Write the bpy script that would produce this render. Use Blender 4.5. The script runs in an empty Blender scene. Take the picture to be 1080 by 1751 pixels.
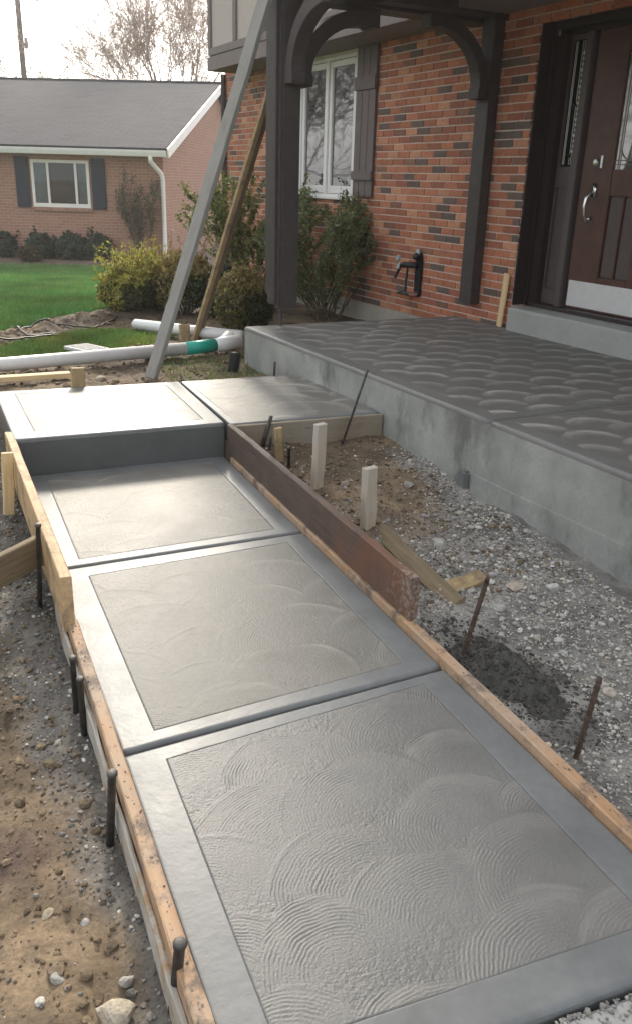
import bpy, bmesh, math, random
import numpy as np
from mathutils import Matrix, Vector

random.seed(7)
RNG = np.random.default_rng(7)
SC = bpy.context.scene
COL = SC.collection
R = math.radians

# ------------------------------------------------------------------ camera
cam_d = bpy.data.cameras.new('camera')
cam_d.sensor_fit = 'VERTICAL'
cam_d.sensor_height = 36.0
cam_d.lens = 36.0 * 1440.0 / 1751.0
cam_d.clip_start, cam_d.clip_end = 0.02, 2000
cam = bpy.data.objects.new('camera', cam_d)
COL.objects.link(cam)
HEAD, PITCH, ROLL = R(23.853), R(21.472), R(-1.681)
fw = Vector((math.sin(HEAD) * math.cos(PITCH), math.cos(HEAD) * math.cos(PITCH), -math.sin(PITCH)))
r0 = Vector((math.cos(HEAD), -math.sin(HEAD), 0))
d0 = fw.cross(r0)
rr = math.cos(ROLL) * r0 + math.sin(ROLL) * d0
dn = -math.sin(ROLL) * r0 + math.cos(ROLL) * d0
up = -dn
cam.matrix_world = Matrix(((rr.x, up.x, -fw.x, 0), (rr.y, up.y, -fw.y, 0), (rr.z, up.z, -fw.z, 1.62), (0, 0, 0, 1)))
SC.camera = cam

# ------------------------------------------------------------------ sky, sun, exposure
SUN_AZ, SUN_EL = R(16), R(31)
wd = bpy.data.worlds.new('World')
SC.world = wd
wd.use_nodes = True
nt = wd.node_tree
sky = nt.nodes.new('ShaderNodeTexSky')
sky.sky_type = 'NISHITA'
sky.sun_disc = False
sky.sun_elevation, sky.sun_rotation = SUN_EL, SUN_AZ
sky.air_density, sky.dust_density, sky.ozone_density = 1.0, 4.0, 1.0
hs = nt.nodes.new('ShaderNodeHueSaturation')
hs.inputs['Saturation'].default_value = 0.36
hs.inputs['Value'].default_value = 1.0
nt.links.new(sky.outputs[0], hs.inputs['Color'])
tc = nt.nodes.new('ShaderNodeTexCoord')
mp = nt.nodes.new('ShaderNodeMapping')
mp.inputs['Scale'].default_value = (1, 1, 2.6)
nt.links.new(tc.outputs['Generated'], mp.inputs[0])
cn = nt.nodes.new('ShaderNodeTexNoise')
cn.inputs['Scale'].default_value = 2.2
cn.inputs['Detail'].default_value = 6
nt.links.new(mp.outputs[0], cn.inputs['Vector'])
cr = nt.nodes.new('ShaderNodeMapRange')
cr.inputs[1].default_value, cr.inputs[2].default_value = 0.35, 0.7
cr.inputs[3].default_value, cr.inputs[4].default_value = 0.25, 0.75
nt.links.new(cn.outputs[0], cr.inputs[0])
cm = nt.nodes.new('ShaderNodeMix')
cm.data_type = 'RGBA'
nt.links.new(cr.outputs[0], cm.inputs[0])
nt.links.new(hs.outputs[0], cm.inputs[6])
cm.inputs[7].default_value = (5.4, 5.45, 5.6, 1)
nt.links.new(cm.outputs[2], nt.nodes['Background'].inputs[0])
nt.nodes['Background'].inputs[1].default_value = 0.14
sd = bpy.data.lights.new('sun', 'SUN')
sd.energy, sd.angle, sd.color = 2.0, R(9), (1.0, 0.90, 0.75)
sun = bpy.data.objects.new('sun', sd)
COL.objects.link(sun)
sv = Vector((math.sin(SUN_AZ) * math.cos(SUN_EL), math.cos(SUN_AZ) * math.cos(SUN_EL), math.sin(SUN_EL)))
sun.rotation_euler = sv.to_track_quat('Z', 'Y').to_euler()
sun.location = (0, 0, 20)
SC.view_settings.view_transform = 'Standard'
SC.view_settings.look = 'None'
SC.view_settings.exposure = 1.15
SC.view_settings.gamma = 1
SC.view_settings.use_curve_mapping = False
SC.render.engine = 'CYCLES'
SC.cycles.max_bounces = 8

# ------------------------------------------------------------------ helpers: numbers
def sstep(a, b, t):
    t = np.clip((np.asarray(t, float) - a) / (b - a), 0, 1)
    return t * t * (3 - 2 * t)

_G = np.random.default_rng(99).random((256, 256))
def vnoise(x, y, s=1.0, seed=0):
    x = np.asarray(x, float) * s + seed * 17.31
    y = np.asarray(y, float) * s + seed * 5.77
    xi, yi = np.floor(x).astype(int), np.floor(y).astype(int)
    fx, fy = x - xi, y - yi
    fx, fy = fx * fx * (3 - 2 * fx), fy * fy * (3 - 2 * fy)
    g = lambda i, j: _G[i % 256, j % 256]
    return (g(xi, yi) * (1 - fx) + g(xi + 1, yi) * fx) * (1 - fy) + (g(xi, yi + 1) * (1 - fx) + g(xi + 1, yi + 1) * fx) * fy - 0.5
def fnoise(x, y, s, octv=4, seed=0):
    o, a = 0, 1
    for k in range(octv):
        o = o + a * vnoise(x, y, s * 2 ** k, seed + k)
        a *= 0.55
    return o

# ------------------------------------------------------------------ helpers: materials
def nd(t, typ, ins=None, **props):
    n = t.nodes.new('ShaderNode' + typ)
    for k, v in props.items():
        setattr(n, k, v)
    for k, v in (ins or {}).items():
        if isinstance(v, bpy.types.NodeSocket):
            t.links.new(v, n.inputs[k])
        else:
            n.inputs[k].default_value = v
    return n
def c4(c):
    return (c[0], c[1], c[2], 1)
def new_mat(name):
    m = bpy.data.materials.new(name)
    m.use_nodes = True
    t = m.node_tree
    return m, t, t.nodes['Principled BSDF']
def mixc(t, f, a, b, blend='MIX'):
    n = nd(t, 'Mix', data_type='RGBA', blend_type=blend)
    for i, v in ((0, f), (6, a), (7, b)):
        if isinstance(v, bpy.types.NodeSocket):
            t.links.new(v, n.inputs[i])
        else:
            n.inputs[i].default_value = v if i == 0 else c4(v)
    return n.outputs[2]
def rng(t, v, a, b, c=0.0, d=1.0):
    return nd(t, 'MapRange', {0: v, 1: a, 2: b, 3: c, 4: d}).outputs[0]
def coords(t, scale=(1, 1, 1), kind='Object'):
    return nd(t, 'Mapping', {0: nd(t, 'TexCoord').outputs[kind], 3: scale}).outputs[0]
def noise(t, vec, scale, detail=4, rough=0.55):
    return nd(t, 'TexNoise', {'Vector': vec, 'Scale': scale, 'Detail': detail, 'Roughness': rough}).outputs[0]
def bump(t, b, h, strength, dist=0.01):
    n = nd(t, 'Bump', {'Height': h, 'Strength': strength, 'Distance': dist})
    t.links.new(n.outputs[0], b.inputs['Normal'])
def lk(t, a, b):
    t.links.new(a, b)

def m_plain(name, c, rough=0.5, metal=0.0, var=0.25, scale=8, bmp=0.15, spec=0.5):
    m, t, b = new_mat(name)
    v = coords(t)
    n = noise(t, v, scale, 6)
    lk(t, mixc(t, rng(t, n, .3, .7), [x * (1 - var) for x in c], [min(1, x * (1 + var)) for x in c]), b.inputs['Base Color'])
    b.inputs['Roughness'].default_value = rough
    b.inputs['Metallic'].default_value = metal
    b.inputs['Specular IOR Level'].default_value = spec
    if bmp:
        bump(t, b, noise(t, v, scale * 9, 5), bmp, 0.004)
    return m

def m_wood(name, light, dark, rough=0.7, grey=None, splat=None, stain=None):
    """local X runs along the grain"""
    m, t, b = new_mat(name)
    v = coords(t, (1.6, 22, 22))
    w = noise(t, v, 2.4, 7, .62)
    col = mixc(t, rng(t, w, .3, .72), dark, light)
    v2 = coords(t, (5, 60, 60))
    fine = noise(t, v2, 3.0, 5)
    col = mixc(t, rng(t, fine, .62, .74), col, [x * .45 for x in dark])
    v3 = coords(t)
    if grey is not None:
        col = mixc(t, rng(t, noise(t, v3, 3.2, 6, .65), .38, .62), col, grey)
    kn = nd(t, 'TexVoronoi', {'Vector': coords(t, (2.2, 9, 9)), 'Scale': 1.0}).outputs[0]
    col = mixc(t, rng(t, kn, .06, .12, .75, 0), col, [x * .3 for x in dark])
    if stain is not None:
        col = mixc(t, rng(t, noise(t, v3, 7, 7, .75), .50, .62), col, stain)
    if splat is not None:
        x = nd(t, 'SeparateXYZ', {0: v3}).outputs[0]
        red = rng(t, x, splat[0], splat[1])
        redn = nd(t, 'Math', {0: red, 1: noise(t, v3, 6, 5)}, operation='MULTIPLY').outputs[0]
        col = mixc(t, rng(t, redn, .3, .6), col, (.165, .082, .052))
        sp = noise(t, v3, 42, 8, .82)
        nearend = rng(t, x, splat[0] + .35, splat[1] + .75)
        spm = nd(t, 'Math', {0: nearend, 1: sp}, operation='MULTIPLY').outputs[0]
        col = mixc(t, rng(t, spm, .36, .46), col, (.32, .295, .255))
    lk(t, col, b.inputs['Base Color'])
    b.inputs['Roughness'].default_value = rough
    b.inputs['Specular IOR Level'].default_value = .3
    bump(t, b, w, .5, .004)
    return m

def m_conc(name, c, rough=.4, bmp=.2, scale=60, var=.12, stain=0.0, dry=None, spec=.5):
    m, t, b = new_mat(name)
    v = coords(t)
    n1 = noise(t, v, 3.5, 6, .6)
    n2 = noise(t, v, scale, 5, .6)
    col = mixc(t, rng(t, n1, .3, .7), [x * (1 - var) for x in c], [x * (1 + var) for x in c])
    col = mixc(t, rng(t, n2, .3, .7, .0, .35), col, [x * .62 for x in c])
    if stain:
        s = noise(t, nd(t, 'Mapping', {0: nd(t, 'TexCoord').outputs['Object'], 3: (1, 1, .45)}).outputs[0], 2.6, 7, .68)
        col = mixc(t, rng(t, s, .52, .66, 0, stain), col, [x * .45 for x in c])
    ro = rng(t, n1, .3, .7, rough - .05, rough + .06)
    if dry is not None:
        a = nd(t, 'Attribute', attribute_name='dry').outputs['Fac']
        col = mixc(t, a, col, dry)
        ro = nd(t, 'Mix', {0: a, 2: ro, 3: .62}).outputs[0]
    lk(t, col, b.inputs['Base Color'])
    lk(t, ro, b.inputs['Roughness'])
    b.inputs['Specular IOR Level'].default_value = spec
    bump(t, b, n2, bmp, .003)
    return m

def m_brick(name, src):
    m, t, b = new_mat(name)
    if src == 'object':
        c = nd(t, 'ObjectInfo').outputs['Color']
    else:
        c = nd(t, 'Attribute', attribute_name='col').outputs['Color']
    v = nd(t, 'NewGeometry').outputs['Position']
    n = noise(t, v, 26, 6, .65)
    n2 = noise(t, v, 150, 3)
    col = mixc(t, rng(t, n, .25, .75), (.72, .72, .72), (1.2, 1.16, 1.1))
    col = mixc(t, 1.0, c, col, 'MULTIPLY')
    col = mixc(t, rng(t, n2, .66, .74, 0, .7), col, (.05, .035, .03))
    lk(t, col, b.inputs['Base Color'])
    b.inputs['Roughness'].default_value = .82
    bump(t, b, n2, .5, .003)
    return m

def m_leaf(name, trans=.35, rough=.55):
    m, t, b = new_mat(name)
    a = nd(t, 'Attribute', attribute_name='col').outputs['Color']
    lk(t, a, b.inputs['Base Color'])
    b.inputs['Roughness'].default_value = rough
    tr = nd(t, 'BsdfTranslucent', {0: a})
    mx = nd(t, 'MixShader', {0: trans, 1: b.outputs[0], 2: tr.outputs[0]})
    lk(t, mx.outputs[0], t.nodes['Material Output'].inputs[0])
    return m

def m_attr(name, rough=.9, bmp=.4, scale=60, spec=.3):
    m, t, b = new_mat(name)
    a = nd(t, 'Attribute', attribute_name='col').outputs['Color']
    v = nd(t, 'NewGeometry').outputs['Position']
    n = noise(t, v, scale, 6, .65)
    n2 = noise(t, v, scale * .17, 5, .6)
    col = mixc(t, 1.0, a, mixc(t, rng(t, n, .25, .75), (.62, .62, .62), (1.35, 1.33, 1.28)), 'MULTIPLY')
    col = mixc(t, 1.0, col, mixc(t, rng(t, n2, .3, .7), (.75, .75, .76), (1.22, 1.2, 1.15)), 'MULTIPLY')
    lk(t, col, b.inputs['Base Color'])
    b.inputs['Roughness'].default_value = rough
    b.inputs['Specular IOR Level'].default_value = spec
    if bmp:
        bump(t, b, n, bmp, .01)
    return m

def m_glass(name, tint=(.012, .015, .018), ior=1.9):
    m, t, b = new_mat(name)
    b.inputs['Base Color'].default_value = c4(tint)
    b.inputs['Roughness'].default_value = .025
    b.inputs['IOR'].default_value = ior
    n = noise(t, coords(t), 1.6, 2)
    bump(t, b, n, .05, .02)
    return m
def m_clear(name):
    m, t, b = new_mat(name)
    g = nd(t, 'BsdfGlossy', {'Roughness': .02})
    tr = nd(t, 'BsdfTransparent', {0: (.8, .85, .85, 1)})
    fr = nd(t, 'Fresnel', {'IOR': 1.7})
    mx = nd(t, 'MixShader', {0: fr.outputs[0], 1: tr.outputs[0], 2: g.outputs[0]})
    lk(t, mx.outputs[0], t.nodes['Material Output'].inputs[0])
    return m

CONC = (.225, .235, .232)
M = dict(
    slab=m_conc('wet concrete body', (.17, .175, .17), .5, .25, 40),
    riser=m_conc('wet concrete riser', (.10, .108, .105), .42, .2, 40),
    border=m_conc('trowelled wet concrete', (.165, .172, .172), .44, .35, 34, .2, spec=.42),
    panel=m_conc('swirl finished wet concrete', (.150, .150, .143), .42, .6, 150, .18, dry=(.29, .28, .25), spec=.5),
    sheenpanel=m_conc('sheen tinted swirl finished concrete', (.178, .172, .153), .47, .7, 150, .26, dry=(.33, .315, .275), spec=.38),  # beige for the farther slabs: warm sky sheen put into the base colour
    porchtop=m_conc('swirl finished porch concrete', (.155, .153, .141), .60, .3, 110, .10, dry=(.42, .41, .38), spec=.35),
    porchface=m_conc('green grey concrete face', (.32, .33, .305), .66, .4, 55, .24, stain=1.0),
    porchedge=m_conc('smooth porch edge', (.17, .17, .16), .48, .15, 60, .12),
    step=m_conc('light concrete step', (.34, .35, .325), .62, .35, 55, .1, stain=.3),
    oldwalk=m_conc('dry pale pavement', (.33, .33, .315), .85, .5, 90, .12),
    foundation=m_conc('foundation', (.42, .39, .33), .9, .5, 40, .12, stain=.3),
    newwood=m_wood('new pine form board', (.60, .45, .27), (.40, .26, .13), .65, stain=(.26, .19, .12)),
    orange=m_wood('weathered orange board', (.52, .34, .20), (.34, .20, .11), .7, grey=(.40, .31, .23), stain=(.17, .13, .10)),
    greyface=m_wood('grey splattered board', (.42, .39, .33), (.29, .26, .21), .8, grey=(.45, .44, .40), stain=(.33, .22, .12)),
    redboard=m_wood('old brown form board', (.13, .095, .075), (.075, .055, .045), .6, splat=(.75, 1.9)),
    tan=m_wood('tan plank', (.45, .34, .19), (.30, .21, .11), .75, stain=(.22, .17, .11)),
    greybrace=m_wood('grey weathered plank', (.30, .29, .26), (.20, .19, .165), .8, grey=(.27, .27, .25)),
    olive=m_wood('olive brown plank', (.25, .195, .12), (.15, .115, .07), .75),
    landform=m_wood('muddy form board', (.30, .235, .165), (.19, .15, .10), .8, grey=(.27, .24, .19)),
    palewood=m_wood('pale stake', (.55, .47, .36), (.40, .32, .22), .75, grey=(.44, .41, .36)),
    lath=m_wood('yellow pine lath', (.72, .56, .33), (.58, .41, .21), .7),
    steel=m_plain('dull steel', (.10, .095, .09), .55, .6, .4, 30, .3),
    rust=m_plain('rusty steel', (.085, .055, .04), .8, .2, .45, 60, .6),
    chrome=m_plain('bright metal', (.7, .7, .7), .22, 1.0, .1, 10, 0),
    timber=m_plain('dark brown painted timber', (.050, .041, .039), .55, 0, .18, 14, .25),
    shutter=m_plain('brown grey shutter paint', (.135, .108, .105), .62, 0, .1, 20, .2),
    jettywood=m_plain('brown grey jetty timber', (.20, .165, .155), .7, 0, .1, 14, .2),
    stucco=m_plain('pinkish stucco', (.50, .44, .40), .9, 0, .06, 40, .6),
    white=m_plain('white window paint', (.78, .77, .74), .45, 0, .04, 10, .05),
    cream=m_plain('cream panel', (.62, .57, .47), .6, 0, .05, 4, .1),
    soffit=m_plain('brown soffit', (.10, .085, .08), .7, 0, .1, 6, .2),
    door=m_plain('dark red brown door', (.088, .042, .033), .36, 0, .22, 10, .12),
    doorpanel=m_plain('dark plum door panel', (.088, .066, .066), .36, 0, .12, 16, .12),
    casing=m_plain('dark brown door casing', (.028, .020, .018), .45, 0, .15, 10, .1),
    mullion=m_plain('brown grey mullion', (.085, .07, .07), .4, 0, .1, 10, .1),
    kick=m_plain('brushed silver kick plate', (.74, .74, .75), .42, .55, .04, 12, .1),
    lead=m_plain('lead came', (.34, .33, .28), .35, .6, .1, 20, 0),
    mortar=m_plain('mortar', (.60, .49, .42), .95, 0, .15, 30, .6),
    pane=m_glass('window glass', (.02, .024, .027), 2.8),
    doorglass=m_glass('door glass', (.12, .13, .13), 3.0),
    sideglass=m_glass('dark sidelight glass', (.010, .016, .014), 1.5),
    clear=m_clear('clear glass'),
    bead=m_plain('bevelled glass bead', (.8, .82, .8), .12, .3, .05, 10, 0),
    pvc=m_plain('white pvc', (.72, .72, .71), .35, 0, .06, 5, .05),
    teal=m_plain('teal band', (.02, .36, .27), .4, 0, .06, 5, .05),
    black=m_plain('black plastic', (.022, .022, .023), .5, 0, .2, 20, .2),
    blackmetal=m_plain('black cast metal', (.028, .03, .032), .42, .4, .25, 30, .3),
    cyan=m_plain('pale blue grey knob', (.30, .36, .37), .4, .2, .1, 20, 0),
    grate=m_plain('grey plastic cover', (.50, .50, .49), .6, 0, .1, 20, .1),
    gutter=m_plain('white gutter', (.70, .70, .68), .45, 0, .05, 6, .05),
    nshutter=m_plain('slate blue shutter', (.010, .019, .036), .6, 0, .1, 10, .1),
    curtain=m_plain('pale blue curtain', (.30, .35, .38), .85, 0, .1, 6, .1),
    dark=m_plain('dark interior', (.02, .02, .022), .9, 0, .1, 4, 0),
    bark=m_plain('grey brown bark', (.20, .165, .14), .9, 0, .25, 6, .5),
    backlitbark=m_plain('backlit brown bark', (.40, .32, .27), .9, 0, .2, 6, .3),  # backlight glow on the big bare tree put into its bark colour
    stem=m_plain('shrub stems', (.12, .085, .06), .9, 0, .25, 12, .3),
    pole=m_plain('utility pole timber', (.13, .10, .085), .9, 0, .2, 3, .3),
    transformer=m_plain('blue grey transformer tank', (.22, .28, .34), .5, .2, .1, 3, .1),
    wire=m_plain('wire', (.06, .06, .065), .6, 0, .1, 3, 0),
    brick=m_brick('brick', 'object'),
    brickmass=m_brick('brick mass', 'attr'),
    leaf=m_leaf('leaves'),
    grass=m_leaf('grass blades', .3, .5),
    ground=m_attr('soil and turf', .92, .55, 70),
    stone=m_attr('stones', .85, .4, 120),
    spill=m_conc('wet concrete spill', (.055, .053, .047), .7, .9, 70, .25),
)

def brick_front_mat():
    m, t, b = new_mat('far brickwork')
    v = coords(t)
    sep = nd(t, 'SeparateXYZ', {0: v})
    add = nd(t, 'Math', {0: sep.outputs[0], 1: sep.outputs[1]}, operation='ADD').outputs[0]
    vec = nd(t, 'CombineXYZ', {0: add, 1: sep.outputs[2], 2: 0.0}).outputs[0]
    bt = nd(t, 'TexBrick', {'Vector': vec, 'Color1': (.31, .155, .105, 1), 'Color2': (.38, .205, .145, 1), 'Mortar': (.43, .33, .27, 1), 'Scale': 1.0,
                            'Mortar Size': .006, 'Bias': -.2, 'Brick Width': .21, 'Row Height': .072})
    n = noise(t, v, 1.2, 5)
    col = mixc(t, rng(t, n, .3, .7, 0, .4), bt.outputs[0], (.36, .22, .17))
    lk(t, col, b.inputs['Base Color'])
    b.inputs['Roughness'].default_value = .85
    bump(t, b, bt.outputs[1], -.4, .01)
    return m
def shingle_mat():
    m, t, b = new_mat('grey asphalt shingles')
    v = coords(t)
    bt = nd(t, 'TexBrick', {'Vector': v, 'Color1': (.030, .033, .043, 1), 'Color2': (.058, .061, .074, 1), 'Mortar': (.025, .025, .03, 1), 'Scale': 1.0,
                            'Mortar Size': .022, 'Bias': 0, 'Brick Width': .36, 'Row Height': .17})
    n = noise(t, v, 1.1, 6)
    col = mixc(t, rng(t, n, .35, .7, 0, .5), bt.outputs[0], (.062, .063, .074))
    n2 = noise(t, v, 14, 6)
    col = mixc(t, rng(t, n2, .4, .7, 0, .5), col, (.06, .06, .07))
    lk(t, col, b.inputs['Base Color'])
    b.inputs['Roughness'].default_value = .9
    b.inputs['Specular IOR Level'].default_value = .2
    bump(t, b, bt.outputs[1], -.5, .02)
    return m
M['farbrick'] = brick_front_mat()
M['shingle'] = shingle_mat()

# ------------------------------------------------------------------ helpers: objects
def link(name, me, mat=None, parent=None, smooth=False):
    if mat is not None and not me.materials:
        me.materials.append(M[mat] if isinstance(mat, str) else mat)
    me.polygons.foreach_set('use_smooth', np.full(len(me.polygons), bool(smooth)))
    o = bpy.data.objects.new(name, me)
    COL.objects.link(o)
    if parent is not None:
        o.parent = parent
    return o
def np_mesh(name, V, F, cols=None, attr='col', fl=None):
    V = np.ascontiguousarray(V, np.float32).reshape(-1, 3)
    F = np.ascontiguousarray(F, np.int32)
    me = bpy.data.meshes.new(name)
    me.vertices.add(len(V))
    me.vertices.foreach_set('co', V.ravel())
    n, k = F.shape
    me.loops.add(n * k)
    me.loops.foreach_set('vertex_index', F.ravel())
    me.polygons.add(n)
    me.polygons.foreach_set('loop_start', np.arange(n, dtype=np.int32) * k)
    try:
        me.polygons.foreach_set('loop_total', np.full(n, k, np.int32))
    except Exception:
        pass
    if cols is not None:
        a = me.attributes.new(attr, 'FLOAT_COLOR', 'POINT')
        cc = np.ones((len(V), 4), np.float32)
        cc[:, :3] = cols
        a.data.foreach_set('color', cc.ravel())
    if fl is not None:
        a = me.attributes.new(fl[0], 'FLOAT', 'POINT')
        a.data.foreach_set('value', np.ascontiguousarray(fl[1], np.float32).ravel())
    me.update(calc_edges=True)
    me.validate()
    return me
class MB:
    def __init__(s):
        s.v, s.f = [], []
    def add(s, v, f):
        o = len(s.v)
        s.v += [tuple(p) for p in v]
        s.f += [tuple(i + o for i in q) for q in f]
        return s
    def box(s, x0, x1, y0, y1, z0, z1):
        v = [(x, y, z) for x in (x0, x1) for y in (y0, y1) for z in (z0, z1)]
        return s.add(v, [(0, 1, 3, 2), (4, 6, 7, 5), (0, 4, 5, 1), (2, 3, 7, 6), (0, 2, 6, 4), (1, 5, 7, 3)])
    def prism(s, poly, z0, z1):
        n = len(poly)
        v = [(p[0], p[1], z0) for p in poly] + [(p[0], p[1], z1) for p in poly]
        f = [tuple(range(n))[::-1], tuple(range(n, 2 * n))] + [(i, (i + 1) % n, n + (i + 1) % n, n + i) for i in range(n)]
        return s.add(v, f)
    def extr(s, poly, axis, a0, a1):
        """poly in the two other axes, extruded along axis 0/1/2"""
        n = len(poly)
        def mk(p, a):
            q = list(p)
            q.insert(axis, a)
            return tuple(q)
        v = [mk(p, a0) for p in poly] + [mk(p, a1) for p in poly]
        f = [tuple(range(n))[::-1], tuple(range(n, 2 * n))] + [(i, (i + 1) % n, n + (i + 1) % n, n + i) for i in range(n)]
        return s.add(v, f)
    def tube(s, pts, rad, n=8, cap=True):
        pts = [Vector(p) for p in pts]
        if not hasattr(rad, '__len__'):
            rad = [rad] * len(pts)
        rings = []
        prev = None
        for i, p in enumerate(pts):
            d = (pts[min(i + 1, len(pts) - 1)] - pts[max(i - 1, 0)])
            if d.length < 1e-9:
                d = prev.copy() if prev else Vector((0, 0, 1))
            d.normalize()
            prev = d
            a = d.orthogonal().normalized() if i == 0 else (a - d * a.dot(d)).normalized()
            b = d.cross(a)
            rings.append([p + (a * math.cos(2 * math.pi * k / n) + b * math.sin(2 * math.pi * k / n)) * rad[i] for k in range(n)])
        v = [q for r_ in rings for q in r_]
        f = []
        for i in range(len(pts) - 1):
            for k in range(n):
                f.append((i * n + k, i * n + (k + 1) % n, (i + 1) * n + (k + 1) % n, (i + 1) * n + k))
        if cap:
            f.append(tuple(range(n))[::-1])
            f.append(tuple(range((len(pts) - 1) * n, len(pts) * n)))
        return s.add(v, f)
    def build(s, name, mat, parent=None, smooth=False, bev=0, seg=2):
        me = bpy.data.meshes.new(name)
        me.from_pydata(s.v, [], s.f)
        bm = bmesh.new()
        bm.from_mesh(me)
        bmesh.ops.recalc_face_normals(bm, faces=bm.faces)
        if bev:
            bmesh.ops.bevel(bm, geom=[e for e in bm.edges if len(e.link_faces) == 2 and e.calc_face_angle(0) > .5], offset=bev, segments=seg, affect='EDGES', clamp_overlap=True)
        bm.to_mesh(me)
        bm.free()
        return link(name, me, mat, parent, smooth)
def thing(name, label, cat, loc=(0, 0, 0), rz=0.0, group=None):
    o = bpy.data.objects.new(name, None)
    o.empty_display_size = .2
    COL.objects.link(o)
    o.location = loc
    o.rotation_euler = (0, 0, rz)
    o['label'], o['category'] = label, cat
    if group:
        o['group'] = group
    return o
def tag(o, label, cat, group=None):
    o['label'], o['category'] = label, cat
    if group:
        o['group'] = group
    return o
def struct(o):
    o['kind'] = 'structure'
    return o
def stuff(o):
    o['kind'] = 'stuff'
    return o

def plank(name, p0, p1, w, t, mat, upv=(0, 0, 1), nseg=16, jit=.0012, ch=.004, parent=None, point=0.0):
    """board from p0 to p1 (centre line), w along upv, t across; local X along the grain"""
    p0, p1 = Vector(p0), Vector(p1)
    x = (p1 - p0)
    L = x.length
    x.normalize()
    u = Vector(upv)
    z = (u - x * u.dot(x)).normalized()
    y = z.cross(x)
    cs = [(-t / 2 + ch, -w / 2), (t / 2 - ch, -w / 2), (t / 2, -w / 2 + ch), (t / 2, w / 2 - ch), (t / 2 - ch, w / 2), (-t / 2 + ch, w / 2), (-t / 2, w / 2 - ch), (-t / 2, -w / 2 + ch)]
    rr_ = random.Random(hash(name) % 1000 + int(L * 977))
    v, f = [], []
    for i in range(nseg + 1):
        s = L * i / nseg
        k = 1.0
        if point and i == 0:
            k = .25
        e = .6 if i in (0, nseg) else 1
        bow = (rr_.random() - .5) * jit * 2
        for (a, b) in cs:
            v.append((s + (rr_.random() - .5) * jit * (3 if i in (0, nseg) else 0), (a * k) + bow + (rr_.random() - .5) * jit, b * k + (rr_.random() - .5) * jit * 1.5))
    for i in range(nseg):
        for k in range(8):
            f.append((i * 8 + k, (i + 1) * 8 + k, (i + 1) * 8 + (k + 1) % 8, i * 8 + (k + 1) % 8))
    f.append(tuple(range(8)))
    f.append(tuple(range(nseg * 8, nseg * 8 + 8))[::-1])
    me = bpy.data.meshes.new(name)
    me.from_pydata(v, [], f)
    bm = bmesh.new(); bm.from_mesh(me); bmesh.ops.recalc_face_normals(bm, faces=bm.faces); bm.to_mesh(me); bm.free()
    o = link(name, me, mat, parent)
    o.matrix_local = Matrix(((x.x, y.x, z.x, p0.x), (x.y, y.y, z.y, p0.y), (x.z, y.z, z.z, p0.z), (0, 0, 0, 1)))
    return o

def grid_faces(nx, ny):
    i = np.arange(nx * ny).reshape(ny, nx)
    return np.stack([i[:-1, :-1], i[:-1, 1:], i[1:, 1:], i[1:, :-1]], -1).reshape(-1, 4)

# ico rocks
def ico(sub=0):
    bm = bmesh.new()
    bmesh.ops.create_icosphere(bm, subdivisions=sub + 1, radius=1)
    bm.verts.ensure_lookup_table()
    V = np.array([v.co[:] for v in bm.verts])
    F = np.array([[v.index for v in f.verts] for f in bm.faces])
    bm.free()
    return V, F
ICO0, ICO1, ICO2 = ico(0), ico(1), ico(2)
def rock_shape(base, g, rough=.28, cut=.75):
    V, F = base
    D = V / np.linalg.norm(V, axis=1)[:, None]
    r = np.ones(len(V))
    for _ in range(11):
        n = g.normal(size=3); n /= np.linalg.norm(n)
        r = np.minimum(r, cut * (.7 + .5 * g.random()) / np.maximum(D @ n, 1e-3))
    r = r * (1 + rough * (g.random(len(V)) - .5) * .5)
    return D * r[:, None], F
ROCKS0 = [rock_shape(ICO0, RNG, .6) for _ in range(10)]
ROCKS1 = [rock_shape(ICO1, RNG, .25) for _ in range(8)]
def rand_rot(g, n):
    q = g.normal(size=(n, 4)); q /= np.linalg.norm(q, axis=1)[:, None]
    w, x, y, z = q.T
    return np.stack([1 - 2 * (y * y + z * z), 2 * (x * y - z * w), 2 * (x * z + y * w), 2 * (x * y + z * w), 1 - 2 * (x * x + z * z), 2 * (y * z - x * w),
                     2 * (x * z - y * w), 2 * (y * z + x * w), 1 - 2 * (x * x + y * y)], -1).reshape(-1, 3, 3)
def scatter_rocks(name, P, S, C, shapes, flat=.65):
    g = RNG
    Vs, Fs, Cs, off = [], [], [], 0
    pick = g.integers(0, len(shapes), len(P))
    for k, (V, F) in enumerate(shapes):
        idx = np.where(pick == k)[0]
        if not len(idx):
            continue
        Rm = rand_rot(g, len(idx))
        sc = S[idx][:, None] * (.7 + .6 * g.random((len(idx), 3)))
        W = np.einsum('nij,nvj->nvi', Rm, V[None] * sc[:, None, :])
        W[..., 2] *= flat
        W += P[idx][:, None, :]
        Vs.append(W.reshape(-1, 3))
        Fs.append((F[None] + (np.arange(len(idx)) * len(V))[:, None, None]).reshape(-1, 3) + off)
        Cs.append(np.repeat(C[idx], len(V), axis=0))
        off += len(idx) * len(V)
    return np_mesh(name, np.concatenate(Vs), np.concatenate(Fs), np.concatenate(Cs))

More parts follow.
